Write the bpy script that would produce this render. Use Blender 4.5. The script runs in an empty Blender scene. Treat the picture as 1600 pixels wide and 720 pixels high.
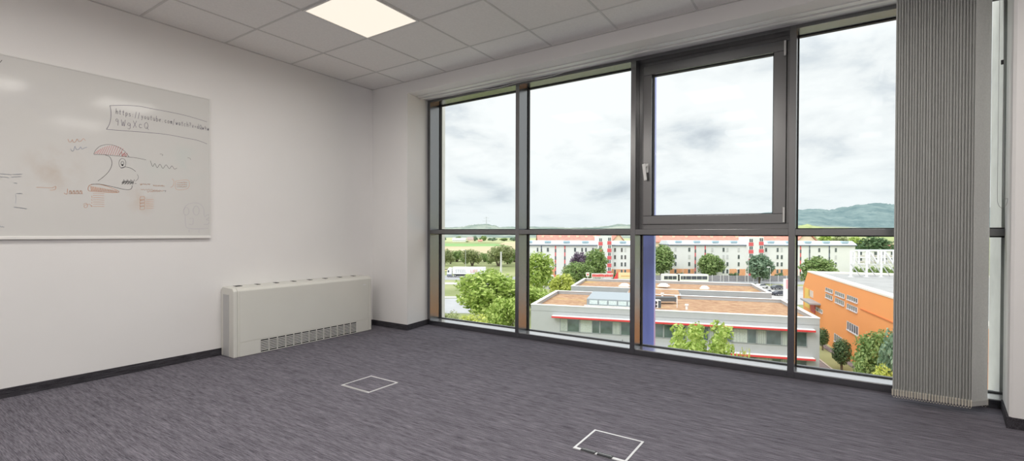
import bpy, bmesh, math, random
from mathutils import Vector, Matrix, Euler

random.seed(7)
SC = bpy.context.scene
COL = SC.collection

# ------------------------------------------------------------------ camera
FPX, YAW, PITCH, ROLL, CY = 742.77, 0.58563, -0.0091, 0.00311, 371.19
EYE = Vector((0.0, 0.0, 1.0877))
Fv = Vector((-math.sin(YAW)*math.cos(PITCH), math.cos(YAW)*math.cos(PITCH), math.sin(PITCH)))
_r = Vector((math.cos(YAW), math.sin(YAW), 0)); _u = _r.cross(Fv)
Rv = _r*math.cos(ROLL) + _u*math.sin(ROLL)
Uv = -_r*math.sin(ROLL) + _u*math.cos(ROLL)
cam_d = bpy.data.cameras.new('camera'); cam = bpy.data.objects.new('camera', cam_d); COL.objects.link(cam)
cam_d.sensor_width = 36.0; cam_d.lens = 36.0*FPX/1600.0
cam_d.shift_y = (CY-360.0)/1600.0
cam_d.clip_start = 0.05; cam_d.clip_end = 12000
m = Matrix((Rv, Uv, -Fv)).transposed().to_4x4(); m.translation = EYE
cam.matrix_world = m
SC.camera = cam

# ------------------------------------------------------------------ render look
SC.view_settings.view_transform = 'Standard'
SC.view_settings.look = 'None'
SC.view_settings.gamma = 1.0
SC.view_settings.use_curve_mapping = False
SC.view_settings.exposure = 0.0
cy = SC.cycles
cy.use_denoising = True
cy.max_bounces = 10; cy.diffuse_bounces = 6; cy.glossy_bounces = 4
cy.transparent_max_bounces = 24; cy.transmission_bounces = 6
cy.sample_clamp_indirect = 4.0
cy.caustics_reflective = False; cy.caustics_refractive = False

# ------------------------------------------------------------------ light levels
SKY = 1.06           # strength of the cloudy sky low over the horizon
ZENITH = 2.4         # how much brighter it is overhead
SUN = 1.5            # veiled sun behind the house, on the fronts opposite
PANEL_W = 12.0        # each ceiling panel
PANEL_GLOW = 0.92

# ------------------------------------------------------------------ sky
def make_world():
    w = bpy.data.worlds.new('cloudy_sky'); SC.world = w; w.use_nodes = True
    nt = w.node_tree; N = nt.nodes; L = nt.links; N.clear()
    out = N.new('ShaderNodeOutputWorld'); bg = N.new('ShaderNodeBackground')
    tc = N.new('ShaderNodeTexCoord'); sep = N.new('ShaderNodeSeparateXYZ')
    L.new(tc.outputs['Generated'], sep.inputs[0])
    def math_(op, a, b=None):
        n = N.new('ShaderNodeMath'); n.operation = op
        for i, v in enumerate((a, b)):
            if v is None: continue
            if isinstance(v, (int, float)): n.inputs[i].default_value = v
            else: L.new(v, n.inputs[i])
        return n.outputs[0]
    zc = math_('MAXIMUM', sep.outputs[2], 0.0)
    den = math_('ADD', zc, 0.30)
    px = math_('DIVIDE', sep.outputs[0], den); py = math_('DIVIDE', sep.outputs[1], den)
    cmb = N.new('ShaderNodeCombineXYZ'); L.new(px, cmb.inputs[0]); L.new(py, cmb.inputs[1])
    mp = N.new('ShaderNodeMapping'); L.new(cmb.outputs[0], mp.inputs[0])
    mp.inputs['Location'].default_value = (3.1, 1.7, 0.4)
    n1 = N.new('ShaderNodeTexNoise'); n1.inputs['Scale'].default_value = 2.3; n1.inputs['Detail'].default_value = 9
    n1.inputs['Roughness'].default_value = 0.56; n1.inputs['Distortion'].default_value = 0.25
    L.new(mp.outputs[0], n1.inputs['Vector'])
    r1 = N.new('ShaderNodeValToRGB'); e = r1.color_ramp.elements
    e[0].position = 0.29; e[0].color = (0.56, 0.60, 0.66, 1)
    e[1].position = 0.54; e[1].color = (0.985, 0.99, 1.0, 1)
    k = e.new(0.365); k.color = (0.73, 0.765, 0.81, 1)
    k = e.new(0.44); k.color = (0.89, 0.905, 0.925, 1)
    L.new(n1.outputs['Fac'], r1.inputs[0])
    # pale band low over the horizon
    hz = N.new('ShaderNodeMapRange'); L.new(sep.outputs[2], hz.inputs[0])
    hz.inputs[1].default_value = -0.02; hz.inputs[2].default_value = 0.16
    hz.inputs[3].default_value = 0.75; hz.inputs[4].default_value = 0.0
    mx = N.new('ShaderNodeMix'); mx.data_type = 'RGBA'
    L.new(hz.outputs[0], mx.inputs[0]); L.new(r1.outputs[0], mx.inputs[6]); mx.inputs[7].default_value = (0.80, 0.86, 0.90, 1)
    # overcast skies are much brighter overhead than near the horizon
    zen = N.new('ShaderNodeMapRange'); L.new(sep.outputs[2], zen.inputs[0])
    zen.inputs[1].default_value = 0.30; zen.inputs[2].default_value = 0.85; zen.inputs[3].default_value = SKY; zen.inputs[4].default_value = SKY*ZENITH
    L.new(mx.outputs[2], bg.inputs[0]); L.new(zen.outputs[0], bg.inputs[1])
    L.new(bg.outputs[0], out.inputs[0])
make_world()
sd = bpy.data.lights.new('veiled_sun', 'SUN'); sd.energy = SUN; sd.angle = math.radians(25); sd.color = (1.0, 0.98, 0.95)
so = bpy.data.objects.new('veiled_sun', sd); COL.objects.link(so)
so.rotation_euler = Vector((0.20, 0.70, -0.68)).to_track_quat('-Z', 'Y').to_euler()

# ------------------------------------------------------------------ helpers
def tag(o, label=None, cat=None, group=None, kind=None):
    if label: o['label'] = label
    if cat: o['category'] = cat
    if group: o['group'] = group
    if kind: o['kind'] = kind
    return o

def thing(name, label, cat, loc=(0, 0, 0), rz=0.0, group=None, kind=None):
    o = bpy.data.objects.new(name, None); COL.objects.link(o)
    o.empty_display_size = 0.1
    o.location = loc; o.rotation_euler = (0, 0, rz)
    return tag(o, label, cat, group, kind)

class MB:
    """collects boxes, tubes and quads; build() links them as ONE mesh object"""
    def __init__(s): s.v = []; s.f = []; s.sm = []
    def add(s, vs, fs, smooth=False):
        b = len(s.v); s.v += [tuple(p) for p in vs]
        s.f += [tuple(i+b for i in f) for f in fs]; s.sm += [smooth]*len(fs); return s
    def box(s, x0, y0, z0, x1, y1, z1, M=None):
        vs = [Vector(p) for p in ((x0,y0,z0),(x1,y0,z0),(x1,y1,z0),(x0,y1,z0),(x0,y0,z1),(x1,y0,z1),(x1,y1,z1),(x0,y1,z1))]
        if M: vs = [M @ p for p in vs]
        return s.add(vs, [(3,2,1,0),(4,5,6,7),(0,1,5,4),(1,2,6,5),(2,3,7,6),(3,0,4,7)])
    def quad(s, *ps): return s.add(ps, [tuple(range(len(ps)))])
    def prism(s, poly, a, b):
        """poly: list of 3D points; extruded from +a to +b (vectors)"""
        n = len(poly); A = [Vector(p)+Vector(a) for p in poly]; B = [Vector(p)+Vector(b) for p in poly]
        return s.add(A+B, [tuple(range(n-1, -1, -1)), tuple(range(n, 2*n))]+[(i, (i+1) % n, n+(i+1) % n, n+i) for i in range(n)])
    def tube(s, p, q, r0, r1=None, n=8, cap=True):
        p = Vector(p); q = Vector(q); r1 = r0 if r1 is None else r1
        d = (q-p).normalized(); a = d.orthogonal().normalized(); b = d.cross(a)
        vs = []
        for c, r in ((p, r0), (q, r1)):
            for i in range(n):
                t = 2*math.pi*i/n; vs.append(c+(a*math.cos(t)+b*math.sin(t))*r)
        fs = [(i, (i+1) % n, n+(i+1) % n, n+i) for i in range(n)]
        s.add(vs, fs, n > 5)
        if cap: s.add(vs, [tuple(range(n-1, -1, -1)), tuple(range(n, 2*n))])
        return s
    def path(s, pts, r, n=6):
        for a, b in zip(pts[:-1], pts[1:]):
            if (Vector(a)-Vector(b)).length > 1e-6: s.tube(a, b, r, n=n)
        return s
    def dome(s, c, rx, ry, rz, n=12, k=5):
        c = Vector(c); vs = []; fs = []
        for j in range(k+1):
            ph = math.pi/2*j/k
            for i in range(n):
                t = 2*math.pi*i/n
                vs.append(c+Vector((rx*math.cos(t)*math.cos(ph), ry*math.sin(t)*math.cos(ph), rz*math.sin(ph))))
        for j in range(k):
            for i in range(n): fs.append((j*n+i, j*n+(i+1) % n, (j+1)*n+(i+1) % n, (j+1)*n+i))
        return s.add(vs, fs, True)
    def build(s, name, mat, parent=None, bevel=0.0, seg=2, label=None):
        me = bpy.data.meshes.new(name); me.from_pydata(s.v, [], s.f); me.update()
        for p, sm in zip(me.polygons, s.sm): p.use_smooth = sm
        o = bpy.data.objects.new(name, me); COL.objects.link(o)
        me.materials.append(mat)
        if bevel:
            md = o.modifiers.new('bevel', 'BEVEL'); md.width = bevel; md.segments = seg; md.limit_method = 'ANGLE'
        if parent: o.parent = parent
        if label: o['label'] = label
        return o

def struct(name, mb, mat, parent=None, label=None, cat=None, bevel=0.0):
    o = mb.build(name, mat, parent, bevel)
    if not parent: tag(o, label, cat, None, 'structure')
    return o

MATS = {}
def mat(name, col, rough=0.6, metal=0.0, spec=0.5, var=0.06, scale=8.0, bump=0.0, bscale=200.0, emit=None, es=0.0, coat=0.0, trans=0.0, ior=None):
    if name in MATS: return MATS[name]
    m = bpy.data.materials.new(name); m.use_nodes = True; nt = m.node_tree; N = nt.nodes; L = nt.links
    b = N['Principled BSDF']; b.inputs['Roughness'].default_value = rough; b.inputs['Metallic'].default_value = metal
    b.inputs['Specular IOR Level'].default_value = spec
    if ior: b.inputs['IOR'].default_value = ior
    if coat: b.inputs['Coat Weight'].default_value = coat; b.inputs['Coat Roughness'].default_value = 0.12
    tc = N.new('ShaderNodeTexCoord')
    no = N.new('ShaderNodeTexNoise'); no.inputs['Scale'].default_value = scale; no.inputs['Detail'].default_value = 4
    L.new(tc.outputs['Object'], no.inputs['Vector'])
    r = N.new('ShaderNodeValToRGB')
    r.color_ramp.elements[0].position = 0.3; r.color_ramp.elements[1].position = 0.7
    r.color_ramp.elements[0].color = tuple(min(1, c*(1-var)) for c in col)+(1,)
    r.color_ramp.elements[1].color = tuple(min(1, c*(1+var)) for c in col)+(1,)
    L.new(no.outputs['Fac'], r.inputs[0]); L.new(r.outputs[0], b.inputs['Base Color'])
    if bump:
        n2 = N.new('ShaderNodeTexNoise'); n2.inputs['Scale'].default_value = bscale; n2.inputs['Detail'].default_value = 3
        L.new(tc.outputs['Object'], n2.inputs['Vector'])
        bp = N.new('ShaderNodeBump'); bp.inputs['Strength'].default_value = bump; bp.inputs['Distance'].default_value = 0.002
        L.new(n2.outputs['Fac'], bp.inputs['Height']); L.new(bp.outputs[0], b.inputs['Normal'])
    if emit: b.inputs['Emission Color'].default_value = emit+(1,); b.inputs['Emission Strength'].default_value = es
    MATS[name] = m; return m

def leaf_mat(name, c0, c1):
    if name in MATS: return MATS[name]
    m = bpy.data.materials.new(name); m.use_nodes = True; nt = m.node_tree; N = nt.nodes; L = nt.links
    b = N['Principled BSDF']; b.inputs['Roughness'].default_value = 0.55; b.inputs['Specular IOR Level'].default_value = 0.3
    g = N.new('ShaderNodeNewGeometry'); r = N.new('ShaderNodeValToRGB')
    r.color_ramp.elements[0].color = c0+(1,); r.color_ramp.elements[1].color = c1+(1,)
    L.new(g.outputs['Random Per Island'], r.inputs[0]); L.new(r.outputs[0], b.inputs['Base Color'])
    t = N.new('ShaderNodeBsdfTranslucent'); L.new(r.outputs[0], t.inputs[0])
    mx = N.new('ShaderNodeMixShader'); mx.inputs[0].default_value = 0.35
    L.new(b.outputs[0], mx.inputs[1]); L.new(t.outputs[0], mx.inputs[2]); L.new(mx.outputs[0], N['Material Output'].inputs[0])
    MATS[name] = m; return m

def glass_mat(name='clear_glass', tint=(0.965, 0.985, 0.98)):
    if name in MATS: return MATS[name]
    m = bpy.data.materials.new(name); m.use_nodes = True; nt = m.node_tree; N = nt.nodes; L = nt.links; N.clear()
    out = N.new('ShaderNodeOutputMaterial'); t = N.new('ShaderNodeBsdfTransparent'); t.inputs[0].default_value = tint+(1,)
    g = N.new('ShaderNodeBsdfGlossy'); g.inputs['Roughness'].default_value = 0.0
    no = N.new('ShaderNodeTexNoise'); no.inputs['Scale'].default_value = 1.0
    f = N.new('ShaderNodeFresnel'); f.inputs[0].default_value = 1.12
    mx = N.new('ShaderNodeMixShader'); L.new(f.outputs[0], mx.inputs[0]); L.new(t.outputs[0], mx.inputs[1]); L.new(g.outputs[0], mx.inputs[2])
    L.new(mx.outputs[0], out.inputs[0]); MATS[name] = m; return m

def copy_tree(o, parent=None):
    c = o.copy(); COL.objects.link(c)
    if parent: c.parent = parent
    for ch in list(o.children): copy_tree(ch, c)
    return c

# measured points: a ray of the survey from the eye, met with a known plane
def ray(px, py): return Rv*((px-800)/FPX) + Uv*((CY-py)/FPX) + Fv
def on_x(px, py, X): d = ray(px, py); return EYE + d*(X/d.x)
def on_y(px, py, Y): d = ray(px, py); return EYE + d*(Y/d.y)
def on_z(px, py, Z): d = ray(px, py); return EYE + d*((Z-EYE.z)/d.z)
R0 = Vector((math.cos(YAW), math.sin(YAW), 0)); F0 = Vector((-math.sin(YAW), math.cos(YAW), 0))
def far(px, D, z=0.0):
    p = F0*D + R0*((px-800)/FPX*D); return Vector((p.x, p.y, z))
def hz(px): return 364.43 + 0.00311*(px-800)
def zat(px, py, D): return EYE.z - (py-hz(px))*D/FPX

# ------------------------------------------------------------------ materials indoors
M_wall = mat('white_wall_paint', (0.78, 0.77, 0.765), 0.85, var=0.02, scale=1.5, bump=0.15, bscale=350)
M_frame = mat('anthracite_powder_coat', (0.020, 0.020, 0.0255), 0.25, spec=0.5, var=0.05, scale=30, ior=2.75)
M_gasket = mat('black_rubber', (0.012, 0.012, 0.013), 0.6, var=0.1)
M_white = mat('white_plastic', (0.80, 0.80, 0.79), 0.4, var=0.02)
M_alu = mat('brushed_aluminium', (0.72, 0.72, 0.72), 0.35, metal=0.8, var=0.05, scale=40)
M_heat = mat('cream_enamelled_steel', (0.66, 0.655, 0.61), 0.45, var=0.02, scale=3)
M_heat2 = mat('grey_enamelled_steel', (0.47, 0.47, 0.47), 0.45, var=0.03)
M_dark = mat('dark_opening', (0.015, 0.015, 0.015), 0.8, var=0.1)
M_glass = glass_mat()

def carpet(name, dark, light, along='x'):
    m = bpy.data.materials.new(name); m.use_nodes = True; nt = m.node_tree; N = nt.nodes; L = nt.links
    b = N['Principled BSDF']; b.inputs['Roughness'].default_value = 0.95; b.inputs['Specular IOR Level'].default_value = 0.15
    tc = N.new('ShaderNodeTexCoord'); mp = N.new('ShaderNodeMapping')
    mp.inputs['Scale'].default_value = (12, 210, 210) if along == 'x' else (210, 12, 210)
    L.new(tc.outputs['Object'], mp.inputs[0])
    n1 = N.new('ShaderNodeTexNoise'); n1.inputs['Scale'].default_value = 1.0; n1.inputs['Detail'].default_value = 3; n1.inputs['Roughness'].default_value = 0.6
    L.new(mp.outputs[0], n1.inputs['Vector'])
    mp2 = N.new('ShaderNodeMapping'); mp2.inputs['Scale'].default_value = (3, 45, 45) if along == 'x' else (45, 3, 45)
    L.new(tc.outputs['Object'], mp2.inputs[0])
    n2 = N.new('ShaderNodeTexNoise'); n2.inputs['Scale'].default_value = 1.0; n2.inputs['Detail'].default_value = 4
    L.new(mp2.outputs[0], n2.inputs['Vector'])
    n3 = N.new('ShaderNodeTexNoise'); n3.inputs['Scale'].default_value = 260; n3.inputs['Detail'].default_value = 1
    L.new(tc.outputs['Object'], n3.inputs['Vector'])
    a = N.new('ShaderNodeMath'); a.operation = 'MULTIPLY_ADD'; a.inputs[1].default_value = 0.55
    L.new(n1.outputs['Fac'], a.inputs[0])
    s2 = N.new('ShaderNodeMath'); s2.operation = 'MULTIPLY_ADD'; s2.inputs[1].default_value = 0.25; L.new(n2.outputs['Fac'], s2.inputs[0])
    s3 = N.new('ShaderNodeMath'); s3.operation = 'MULTIPLY'; s3.inputs[1].default_value = 0.20; L.new(n3.outputs['Fac'], s3.inputs[0])
    L.new(s3.outputs[0], s2.inputs[2]); L.new(s2.outputs[0], a.inputs[2])
    r = N.new('ShaderNodeValToRGB'); e = r.color_ramp.elements
    e[0].position = 0.36; e[0].color = dark+(1,); e[1].position = 0.66; e[1].color = light+(1,)
    L.new(a.outputs[0], r.inputs[0]); L.new(r.outputs[0], b.inputs['Base Color'])
    bp = N.new('ShaderNodeBump'); bp.inputs['Strength'].default_value = 0.5; bp.inputs['Distance'].default_value = 0.004
    L.new(a.outputs[0], bp.inputs['Height']); L.new(bp.outputs[0], b.inputs['Normal'])
    MATS[name] = m; return m
M_carpet = carpet('streaked_grey_carpet', (0.040, 0.038, 0.049), (0.245, 0.230, 0.268))
M_base_x = carpet('carpet_skirting', (0.018, 0.017, 0.021), (0.085, 0.08, 0.092))
M_base_y = carpet('carpet_skirting_side', (0.018, 0.017, 0.021), (0.085, 0.08, 0.092), 'y')

# ------------------------------------------------------------------ room shell
XL, XR, YB, YW, ZC = -4.484, 1.65, -2.2, 4.15, 2.772
YS = 3.775                 # face of stub wall, bulkhead and pier
XS = -3.905                # outer corner of the stub wall
XP = 0.861                 # corner of the right pier; its reveal splays outwards
XQ = 0.922
ZS = 2.645                 # soffit
struct('floor', MB().box(XL-.2, YB-.2, -.25, XR+.2, 4.42, 0), M_carpet, label='grey purple streaked carpet covering the office floor', cat='floor')
struct('wall_left', MB().box(XL-.2, YB-.2, 0, XL, 4.42, 3.0), M_wall, label='long white wall on the left carrying the whiteboard', cat='wall')
struct('wall_back', MB().box(XL, YB-.2, 0, XR, YB, 3.0), M_wall, label='white wall behind the viewpoint', cat='wall')
struct('wall_right', MB().box(XR, YB-.2, 0, XR+.2, 4.42, 3.0), M_wall, label='white wall on the right past the blind', cat='wall')
w = MB()
w.prism([(XL, YS, 0), (XS, YS, 0), (-3.965, YW+.02, 0), (-3.965, 4.42, 0), (XL, 4.42, 0)], (0, 0, 0), (0, 0, 3.0))
w.prism([(.990, 4.42, 0), (.990, YW+.025, 0), (XQ, YW+.02, 0), (XP+.002, YS+.012, 0), (XP+.014, YS, 0), (XR, YS, 0), (XR, 4.42, 0)], (0, 0, 0), (0, 0, 3.0))
w.box(XS-.07, YS+.0006, ZS, 1.0, 3.915, 3.0)
w.box(XS-.07, 3.915, 2.675, 1.0, 4.014, 3.0)
w.box(XS-.07, 4.014, 2.655, 1.0, 4.42, 3.0)
struct('wall_front', w, M_wall, label='white wall stub, bulkhead and pier framing the big window', cat='wall')
struct('wall_exterior', MB().box(-4.7, 4.42, -1.5, -4.10, 4.62, 3.2), mat('outside_render', (0.8, 0.79, 0.77), 0.9), label='pale outside jamb left of the window', cat='wall')
struct('wall_exterior_right', MB().box(.948, 4.36, -1.5, 1.85, 4.62, 3.2), mat('outside_render', (0.8, 0.79, 0.77), 0.9), label='pale outside jamb right of the window behind the blind', cat='wall')
# slab edge below the window so the floor has an outside
struct('trim_sill', MB().box(-4.1, 4.42, -.5, 1.8, 4.50, 0.03), mat('outside_sill_metal', (0.25, 0.25, 0.26), 0.4, var=0.05), label='grey metal sill outside the window', cat='trim')

# ceiling: tiles with a visible grid of bars
GX0, GY0, GM = -3.951, 3.372, 0.625
def ceil_mat():
    m = mat('mineral_fibre_tile', (0.80, 0.785, 0.765), 0.9, var=0.03, scale=60, bump=0.25, bscale=500); return m
c = MB().box(XL, YB, ZC, XR, YS, 3.0)
ceil = struct('ceiling', c, ceil_mat(), label='suspended ceiling of pale grey square tiles', cat='ceiling')
g = MB()
xs = [GX0+GM*i for i in range(0, 9)]; ys = [GY0-GM*j for j in range(0, 9)]
for x in xs: g.box(x-.008, YB, ZC-.0035, x+.008, YS, ZC+.001)
for y in ys: g.box(XL, y-.008, ZC-.003, XR, y+.008, ZC+.001)
g.box(XL, YB, ZC-.004, XL+.015, YS, ZC+.001); g.box(XL, YS-.015, ZC-.004, XR, YS, ZC+.001)
g.build('grid_bars', mat('grid_bar_paint', (0.60, 0.59, 0.575), 0.6, var=0.02), ceil)

# skirting
BH, BT = 0.062, 0.012
struct('baseboard_left', MB().box(XL, YB, 0, XL+BT, YS, BH), M_base_y, label='dark carpet skirting along the left wall', cat='baseboard')
b = MB().box(XL+BT, YS-BT, 0, XS+BT, YS, BH)
b.prism([(XS, YS-.001, 0), (XS+BT, YS-.001, 0), (-3.965+BT, YW, 0), (-3.965, YW, 0)], (0, 0, 0), (0, 0, BH))
struct('baseboard_front', b, M_base_x, label='dark carpet skirting round the wall stub left of the window', cat='baseboard')
b = MB().prism([(XP-BT, YS-BT, 0), (XP+.014, YS-BT, 0), (XP+.014, YS+.01, 0), (XQ, YW, 0), (XQ-BT, YW, 0)], (0, 0, 0), (0, 0, BH)).box(XP+.014, YS-BT, 0, XR, YS, BH)
struct('baseboard_right', b, M_base_y, label='dark carpet skirting round the pier right of the blind', cat='baseboard')

# ------------------------------------------------------------------ window
win = thing('window_1', 'wide dark grey framed window wall looking over the town', 'window', (0, 0, 0), kind='structure')
ZT0, ZT1, ZB, ZTOP = 1.080, 1.126, 0.052, 2.626
MX = [-2.690, -1.455, -0.2235]
MW = 0.0225
YG, YO = 4.325, 4.352
MB().box(-3.965, YW+.004, 0, -3.920, YO, 2.75).build('post', M_frame, win, 0.002)
for x in MX: MB().box(x-MW, YW, 0, x+MW, YO, 2.75).build('mullion', M_frame, win, 0.002)
MB().box(.978, YW+.03, 0, 1.02, YO, 2.75).build('post', M_frame, win, 0.002)
bays = [(-3.920, MX[0]-MW), (MX[0]+MW, MX[1]-MW), (MX[1]+MW, MX[2]-MW), (MX[2]+MW, .978)]
rb = MB(); rt = MB(); tr = MB()
for a, b_ in bays:
    rb.box(a, YW+.001, 0, b_, YO, ZB); rt.box(a, YW+.001, ZTOP, b_, YO, 2.75); tr.box(a, YW+.001, ZT0, b_, YO, ZT1)
rb.build('bottom_rail', M_frame, win, 0.0015); rt.build('top_rail', M_frame, win, 0.0015); tr.build('transom', M_frame, win, 0.0015)
def ring(mb, x0, z0, x1, z1, y0, y1, w):
    mb.box(x0, y0, z0, x1, y1, z0+w).box(x0, y0, z1-w, x1, y1, z1).box(x0, y0, z0+w, x0+w, y1, z1-w).box(x1-w, y0, z0+w, x1, y1, z1-w)
    return mb
for i, (a, b_) in enumerate(bays):
    for k, (z0, z1) in enumerate(((ZB, ZT0), (ZT1, ZTOP))):
        if i == 2 and k == 1: continue
        ring(MB(), a, z0, b_, z1, YG-.007, YG+.027, 0.009).build('gasket', M_gasket, win)
        MB().box(a+.004, YG, z0+.004, b_-.004, YG+.024, z1-.004).build('pane', M_glass, win)
M_sill = mat('satin_sill_profile', (0.62, 0.62, 0.64), 0.22, metal=0.75, var=0.03, scale=20)
for a, b_ in bays:
    MB().box(a+.001, YW+.012, ZB-.004, b_-.001, YG-.008, ZB+.002).build('sill_profile', M_sill, win, label='pale satin inner sill')
# opening casement in the third bay
a, b_ = bays[2]
cf = MB().box(a, 4.255, ZT1, b_, 4.36, 1.1715).box(a, 4.255, 2.5885, b_, 4.36, ZTOP).box(a, 4.255, 1.1715, -1.3895, 4.36, 2.5885).box(-.2695, 4.255, 1.1715, b_, 4.36, 2.5885)
cf.build('casement_frame', M_frame, win, 0.002)
lf = MB(); x0, x1, z0, z1 = -1.389, -0.270, 1.172, 2.588; gx0, gx1, gz0, gz1 = -1.314, -0.358, 1.247, 2.506
lf.box(x0, 4.228, z0, x1, 4.325, gz0).box(x0, 4.228, gz1, x1, 4.325, z1).box(x0, 4.228, gz0, gx0, 4.325, gz1).box(gx1, 4.228, gz0, x1, 4.325, gz1)
leaf = lf.build('casement_sash', M_frame, win, 0.003)
ring(MB(), gx0, gz0, gx1, gz1, 4.262, 4.30, 0.007).build('gasket', M_gasket, leaf)
MB().box(gx0+.002, 4.272, gz0+.002, gx1-.002, 4.296, gz1-.002).build('pane', M_glass, leaf)
hd = MB(); hx = -1.352
hd.box(hx-.012, 4.216, 1.635, hx+.014, 4.229, 1.715)
hd.tube((hx, 4.222, 1.692), (hx, 4.178, 1.692), 0.010, n=12)
hd.prism([(hx-.028, 4.170, 1.705), (hx-.002, 4.170, 1.712), (hx+.012, 4.178, 1.566), (hx-.012, 4.178, 1.560)], (0, 0, 0), (0, .016, 0))
hd.build('handle', M_white, leaf, 0.003, label='white turn handle')
for zz in (1.180, 2.460):
    MB().tube((-0.280, 4.216, zz), (-0.280, 4.216, zz+.116), 0.0085, n=12).box(-.286, 4.216, zz+.02, -.272, 4.235, zz+.096).build('hinge', M_white, leaf, label='white hinge')

# ------------------------------------------------------------------ ceiling lights
def ceiling_light(ix, jy, label):
    x0 = GX0+GM*ix; y1 = GY0-GM*jy; cx, cy_ = x0+GM/2, y1-GM/2
    t = thing('ceiling_light', label, 'ceiling light', (cx, cy_, ZC-.004), group='square light panels in the ceiling')
    h_ = GM/2-.009
    ring(MB(), -h_, -h_, h_, h_, 0, .01, .012)  # plan ring, turned flat below
    f = MB(); wv = .012
    f.box(-h_, -h_, -.006, h_, -h_+wv, .004).box(-h_, h_-wv, -.006, h_, h_, .004).box(-h_, -h_+wv, -.006, -h_+wv, h_-wv, .004).box(h_-wv, -h_+wv, -.006, h_, h_-wv, .004)
    f.build('frame', mat('light_frame_white', (0.78, 0.77, 0.75), 0.5, var=0.02), t)
    d = MB().box(-h_+wv, -h_+wv, -.003, h_-wv, h_-wv, .003)
    d.build('diffuser', mat('lit_diffuser', (0.3, 0.29, 0.28), 0.6, var=0.01, emit=(1.0, 0.90, 0.765), es=PANEL_GLOW), t, label='glowing warm white diffuser')
    ld = bpy.data.lights.new('panel_lamp', 'AREA'); ld.shape = 'SQUARE'; ld.size = 2*(h_-wv); ld.energy = PANEL_W; ld.spread = math.radians(174); ld.color = (1.0, 0.96, 0.91)
    lo = bpy.data.objects.new('panel_lamp', ld); COL.objects.link(lo); lo.parent = t; lo.location = (0, 0, -.007)
    return t
names = {(1, 1): 'lit square ceiling panel nearest the window and the left wall corner'}
row = {1: 'in the row by the window', 3: 'in the second row from the window', 5: 'in the third row from the window', 7: 'in the row at the back wall'}
colw = {1: 'leftmost one', 4: 'middle one', 7: 'rightmost one'}
for j in (1, 3, 5, 7):
    for i in (1, 4, 7):
        ceiling_light(i, j, names.get((i, j), 'lit ceiling panel %s, %s' % (row[j], colw[i])))

# ------------------------------------------------------------------ fan coil heater on the left wall
HY0, HY1, HX0, HX1, HZ = 2.085, 3.575, XL, -4.263, 0.606
ht = thing('wall_heater', 'long cream heater unit standing on the carpet against the left wall', 'heater', (XL, (HY0+HY1)/2, 0))
def L3(x, y, z): return (x-XL, y-(HY0+HY1)/2, z)
prof = [(XL+.004, .0), (HX1-.002, .0), (HX1, .01), (HX1, .578), (HX1-.022, .600), (XL+.03, HZ), (XL+.004, HZ)]
body = MB().prism([L3(x, HY0+.035, z) for x, z in prof], (0, 0, 0), (0, HY1-HY0-.070, 0))
body.build('casing', M_heat, ht, 0.004)
for ya, yb in ((HY0, HY0+.034), (HY1-.034, HY1)):
    s_ = 1 if ya == HY0 else -1
    pr = [(XL+.004, 0), (HX1+.001, 0), (HX1+.001, .575), (HX1-.024, .602), (XL+.035, HZ+.002), (XL+.004, HZ-.02)]
    e = MB()
    e.prism([L3(x, ya, z) for x, z in pr], (0, 0, 0), (0, yb-ya, 0))
    cap = e.build('end_cap', M_heat, ht, 0.006)
    yo = ya if s_ > 0 else yb
    MB().box(*L3(XL+.045, yo-.003, .004), *L3(HX1-.075, yo+.003, .545)).build('side_panel', M_heat2, cap, 0.002, label='grey inset side panel')
# front cover, lower strip and logo plate
MB().box(*L3(HX1-.001, HY0+.050, .128), *L3(HX1+.004, HY1-.050, .575)).build('front_panel', M_heat, ht, 0.002)
lower = MB()
gy0, gy1, gz0_, gz1_ = 2.314, 3.370, .010, .119
lower.box(*L3(HX1-.001, HY0+.050, .004), *L3(HX1+.004, gy0, .124)).box(*L3(HX1-.001, gy1, .004), *L3(HX1+.004, HY1-.050, .124))
lower.box(*L3(HX1-.001, gy0, gz1_), *L3(HX1+.004, gy1, .124)).box(*L3(HX1-.001, gy0, .004), *L3(HX1+.004, gy1, gz0_))
lower.build('lower_panel', M_heat, ht)
MB().box(*L3(HX1-.0005, gy0, gz0_), *L3(HX1+.0005, gy1, gz1_)).build('grille_opening', M_dark, ht)
gr = MB(); nb = 13
for i in range(nb+1):
    y = gy0+(gy1-gy0)*i/nb; gr.box(*L3(HX1, y-.005, gz0_), *L3(HX1+.005, y+.005, gz1_))
for i in range(1, 7):
    z = gz0_+(gz1_-gz0_)*i/7; gr.box(*L3(HX1, gy0, z-.0035), *L3(HX1+.005, gy1, z+.0035))
gr.build('grille', mat('pale_grille', (0.72, 0.715, 0.68), 0.45, var=0.02), ht, label='white slotted air grille')
MB().box(*L3(HX1+.004, 3.455, .512), *L3(HX1+.006, 3.490, .520)).build('badge', mat('badge_grey', (0.75, 0.75, 0.78), 0.4), ht)
for i in range(8):
    vt = MB()
    y = 2.20+(3.45-2.20)*i/7; wd = .055 if i == 0 else .03
    vt.box(*L3(XL+.03, y-wd/2, HZ-.006), *L3(XL+.09, y+wd/2, HZ+.0015))
    vt.build('outlet_slot', M_dark, ht, label='dark outlet slot on the top')

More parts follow.
